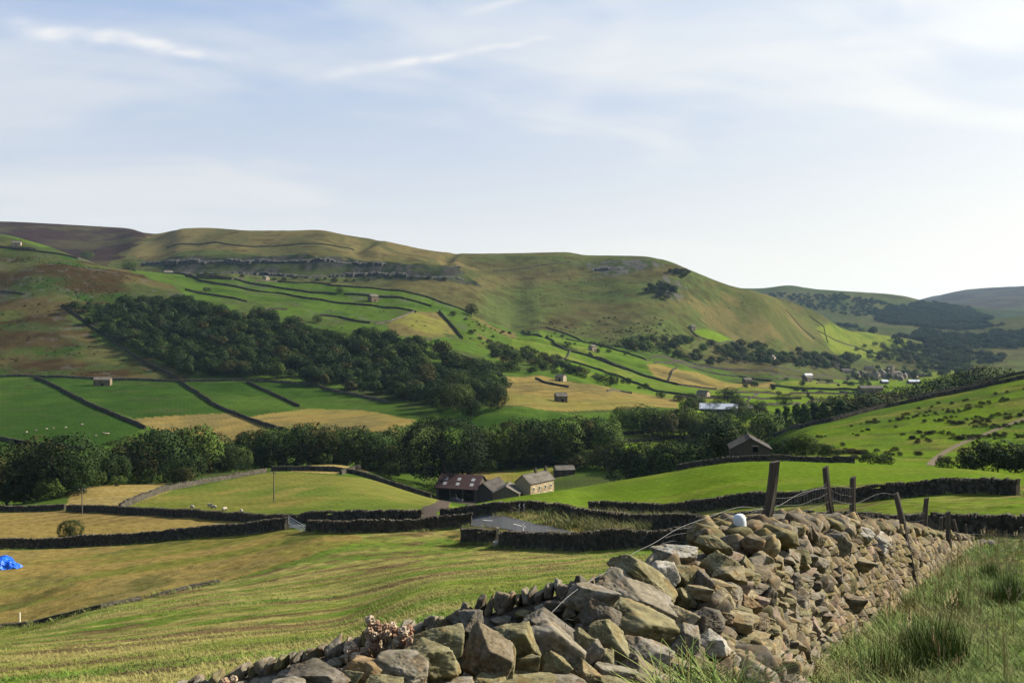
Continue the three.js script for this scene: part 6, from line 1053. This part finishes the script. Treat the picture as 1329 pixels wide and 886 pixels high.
// dead flower heads against the lower wall
{
  const head = new THREE.IcosahedronGeometry(1, 3), q = head.attributes.position; for (let i = 0; i < q.count; i++) { const x = q.getX(i), y = q.getY(i), z = q.getZ(i), k = 0.72 + 0.5 * Math.abs(n3(x * 4.3, y * 4.3, z * 4.3)) + 0.25 * n3(x * 11, y * 11, z * 11); q.setXYZ(i, x * k, y * k * 0.85, z * k); } head.computeVertexNormals();
  const mats = [[0.24, 0.165, 0.105], [0.17, 0.10, 0.065], [0.30, 0.235, 0.165]].map((c) => dull({ color: new THREE.Color(...c) })), stemMat = dull({ color: new THREE.Color(0.08, 0.055, 0.03) });
  const r = rng(717);
  for (const [label, u, v, n, w, h] of [['large clump of dried pinkish flower heads between boulders and dark wall', 506, 822, 42, 62, 40], ['smaller clump of dried flower heads beside the orange boulder', 470, 846, 22, 40, 26], ['few dried flower heads low on the dark wall', 446, 872, 9, 26, 12], ['single dried flower heads at the end of the dark wall', 294, 880, 4, 14, 10]]) {
    const d = 7.4, base = new THREE.Vector3((u - CX) / F * d, -(v + h * 0.7 + 28 - HY) / F * d, -d), o = thing('dried_flower_clump', label, 'plant', [base.x, base.y, base.z], 0, 'dried flower clumps');
    for (let k = 0; k < n; k++) {
      const x = (r() - 0.5) * w * d / F, y = (20 + h * 0.2 + h * r() + (x * F / d) * -0.28) * d / F, z = (r() - 0.5) * 0.22, s = 0.026 + 0.020 * r();
      const st = new THREE.TubeGeometry(new THREE.CatmullRomCurve3([new THREE.Vector3(x * 0.3, -0.15, z * 0.3), new THREE.Vector3(x * 0.8, y * 0.5, z), new THREE.Vector3(x, y, z)]), 5, 0.003, 4); mesh('stem', st, stemMat, o);
      const hd = mesh('flower_head', head, mats[Math.floor(r() * 3)], o); hd.position.set(x, y, z); hd.scale.setScalar(s); hd.rotation.set(r() * 6, r() * 6, r() * 6);
    }
  }
  // brown dock spikes in the bank grass
  const spike = new THREE.CylinderGeometry(0.008, 0.026, 0.22, 8, 10), sp = spike.attributes.position; for (let i = 0; i < sp.count; i++) { const k = 1 + 0.8 * n3(sp.getX(i) * 90, sp.getY(i) * 60, sp.getZ(i) * 90); sp.setXYZ(i, sp.getX(i) * k, sp.getY(i), sp.getZ(i) * k); } spike.computeVertexNormals();
  for (const [u, v, s] of [[1181, 803, 0.8], [1211, 846, 0.9], [1219, 850, 0.7]]) { const d = 8.6, p = at(u, v + 26, 5), o = thing('dock_plant', 'brown seeded dock spike in the bank grass', 'plant', [p.x, p.y, p.z], 0, 'dock spikes in the bank'); const st = new THREE.CylinderGeometry(0.004, 0.006, 0.45 * s, 6); st.translate(0, 0.2 * s, 0); mesh('stem', st, stemMat, o); const m = mesh('seed_spike', spike, dull({ color: new THREE.Color(0.19, 0.125, 0.07) }), o); m.position.y = 0.34 * s; m.scale.set(s * 0.7, s * 0.75, s * 0.7); }
  for (const [u, v] of [[1276, 703], [1287, 704], [1303, 715], [1312, 718]]) { const d = 26, p = new THREE.Vector3((u - CX) / F * d, -(v - HY) / F * d, -d), g = on(u, d), o = thing('thistle_plant', 'pale woolly thistle head above the bank grass', 'plant', [g.x, g.y, g.z], 0, 'thistles on the bank'), hh = p.y - g.y; const st = new THREE.CylinderGeometry(0.008, 0.012, hh, 6); st.translate(0, hh / 2, 0); mesh('stem', st, stemMat, o); const m = mesh('flower_head', head, dull({ color: new THREE.Color(0.34, 0.28, 0.23) }), o); m.position.y = hh; m.scale.setScalar(0.085); }
}
// ---------------------------------------------------------------- sheep: one continuous body each
{
  const { MarchingCubes } = await import('three/addons/objects/MarchingCubes.js');
  const caps = (head) => [[[-0.38, 0.66, 0], [0.34, 0.68, 0], 0.25, 0.24], [[0.36, 0.74, 0], head === 'graze' ? [0.62, 0.42, 0.02] : [0.58, 0.95, 0.03], 0.13, 0.10], [head === 'graze' ? [0.62, 0.42, 0.02] : [0.58, 0.95, 0.03], head === 'graze' ? [0.74, 0.20, 0.02] : [0.78, 0.88, 0.04], 0.095, 0.055],
    ...[[-0.36, 0.13], [-0.36, -0.13], [0.30, 0.12], [0.30, -0.12]].map(([x, z]) => [[x, 0.52, z], [x + (x < 0 ? -0.03 : 0.01), 0.02, z], 0.085, 0.035]), [[-0.55, 0.72, 0], [-0.66, 0.52, 0], 0.05, 0.03], ...[0.1, -0.1].map((z) => { const c = head === 'graze' ? [0.62, 0.45, 0] : [0.56, 0.98, 0]; return [c, [c[0] - 0.06, c[1] + 0.03, z * 1.5], 0.035, 0.02]; })];
  function body(head) {
    const n = 64, mc = new MarchingCubes(n, new THREE.MeshBasicMaterial(), false, false, 60000), cs = caps(head), S = 1.0;
    for (let k = 0; k < n; k++) for (let j = 0; j < n; j++) for (let i = 0; i < n; i++) {
      const x = (i - n / 2) / (n / 2) * S, y = (j - n / 2) / (n / 2) * S + 0.6, z = (k - n / 2) / (n / 2) * S; let f = 0;
      for (const [a, b, ra, rb] of cs) { const dx = b[0] - a[0], dy = b[1] - a[1], dz = b[2] - a[2], t = clamp(((x - a[0]) * dx + (y - a[1]) * dy + (z - a[2]) * dz) / (dx * dx + dy * dy + dz * dz)), d = Math.hypot(x - a[0] - dx * t, y - a[1] - dy * t, z - a[2] - dz * t) - lerp(ra, rb, t); f += Math.exp(-d * 26); }
      mc.field[k * n * n + j * n + i] = Math.log(f + 1e-30) / 26;
    }
    mc.isolation = 0; mc.update();
    const c = mc.count, g = new THREE.BufferGeometry(), p = mc.positionArray.slice(0, c * 3); for (let i = 0; i < c; i++) p[i * 3 + 1] += 0.6;
    g.setAttribute('position', new THREE.BufferAttribute(p, 3)); const w = weld(g); w.computeVertexNormals(); const q = w.attributes.position, col = []; for (let i = 0; i < q.count; i++) { const dark = q.getX(i) > 0.60 || q.getY(i) < 0.34 ? 0.35 : 1; col.push(dark, dark * 0.97, dark * 0.92); } w.setAttribute('color', new THREE.Float32BufferAttribute(col, 3)); return w;
  }
  const stand = body('up'), graze = body('graze'), wool = dull({ color: new THREE.Color(0.24, 0.22, 0.18), vertexColors: true }), r = rng(818);
  for (const [u, v, up, far] of [[249, 661, 0], [272, 659, 1], [277, 661, 0], [291, 664, 0], [313, 667, 0], [34, 562, 0, 1], [46, 560, 0, 1], [60, 558, 0, 1], [69, 557, 1, 1], [124, 567, 0, 1], [134, 563, 0, 1], [137, 564, 0, 1], [140, 564, 1, 1], [85, 556, 0, 1], [106, 552, 0, 1]]) {
    const p = at(u, v, far ? 400 : 150), m = mesh('sheep', up ? stand : graze, wool); m.position.copy(p); m.rotation.y = r() * 6.28; m.scale.setScalar(far ? 0.95 : 1.0);
    tag(m, far ? 'pale sheep on the deep green pasture beyond the beck' : up ? 'sheep with raised head in the pasture above the lane' : 'grazing sheep in the pasture above the lane', 'sheep', far ? 'sheep on the far pasture' : 'sheep above the lane');
  }
}
renderer.render(scene, camera);
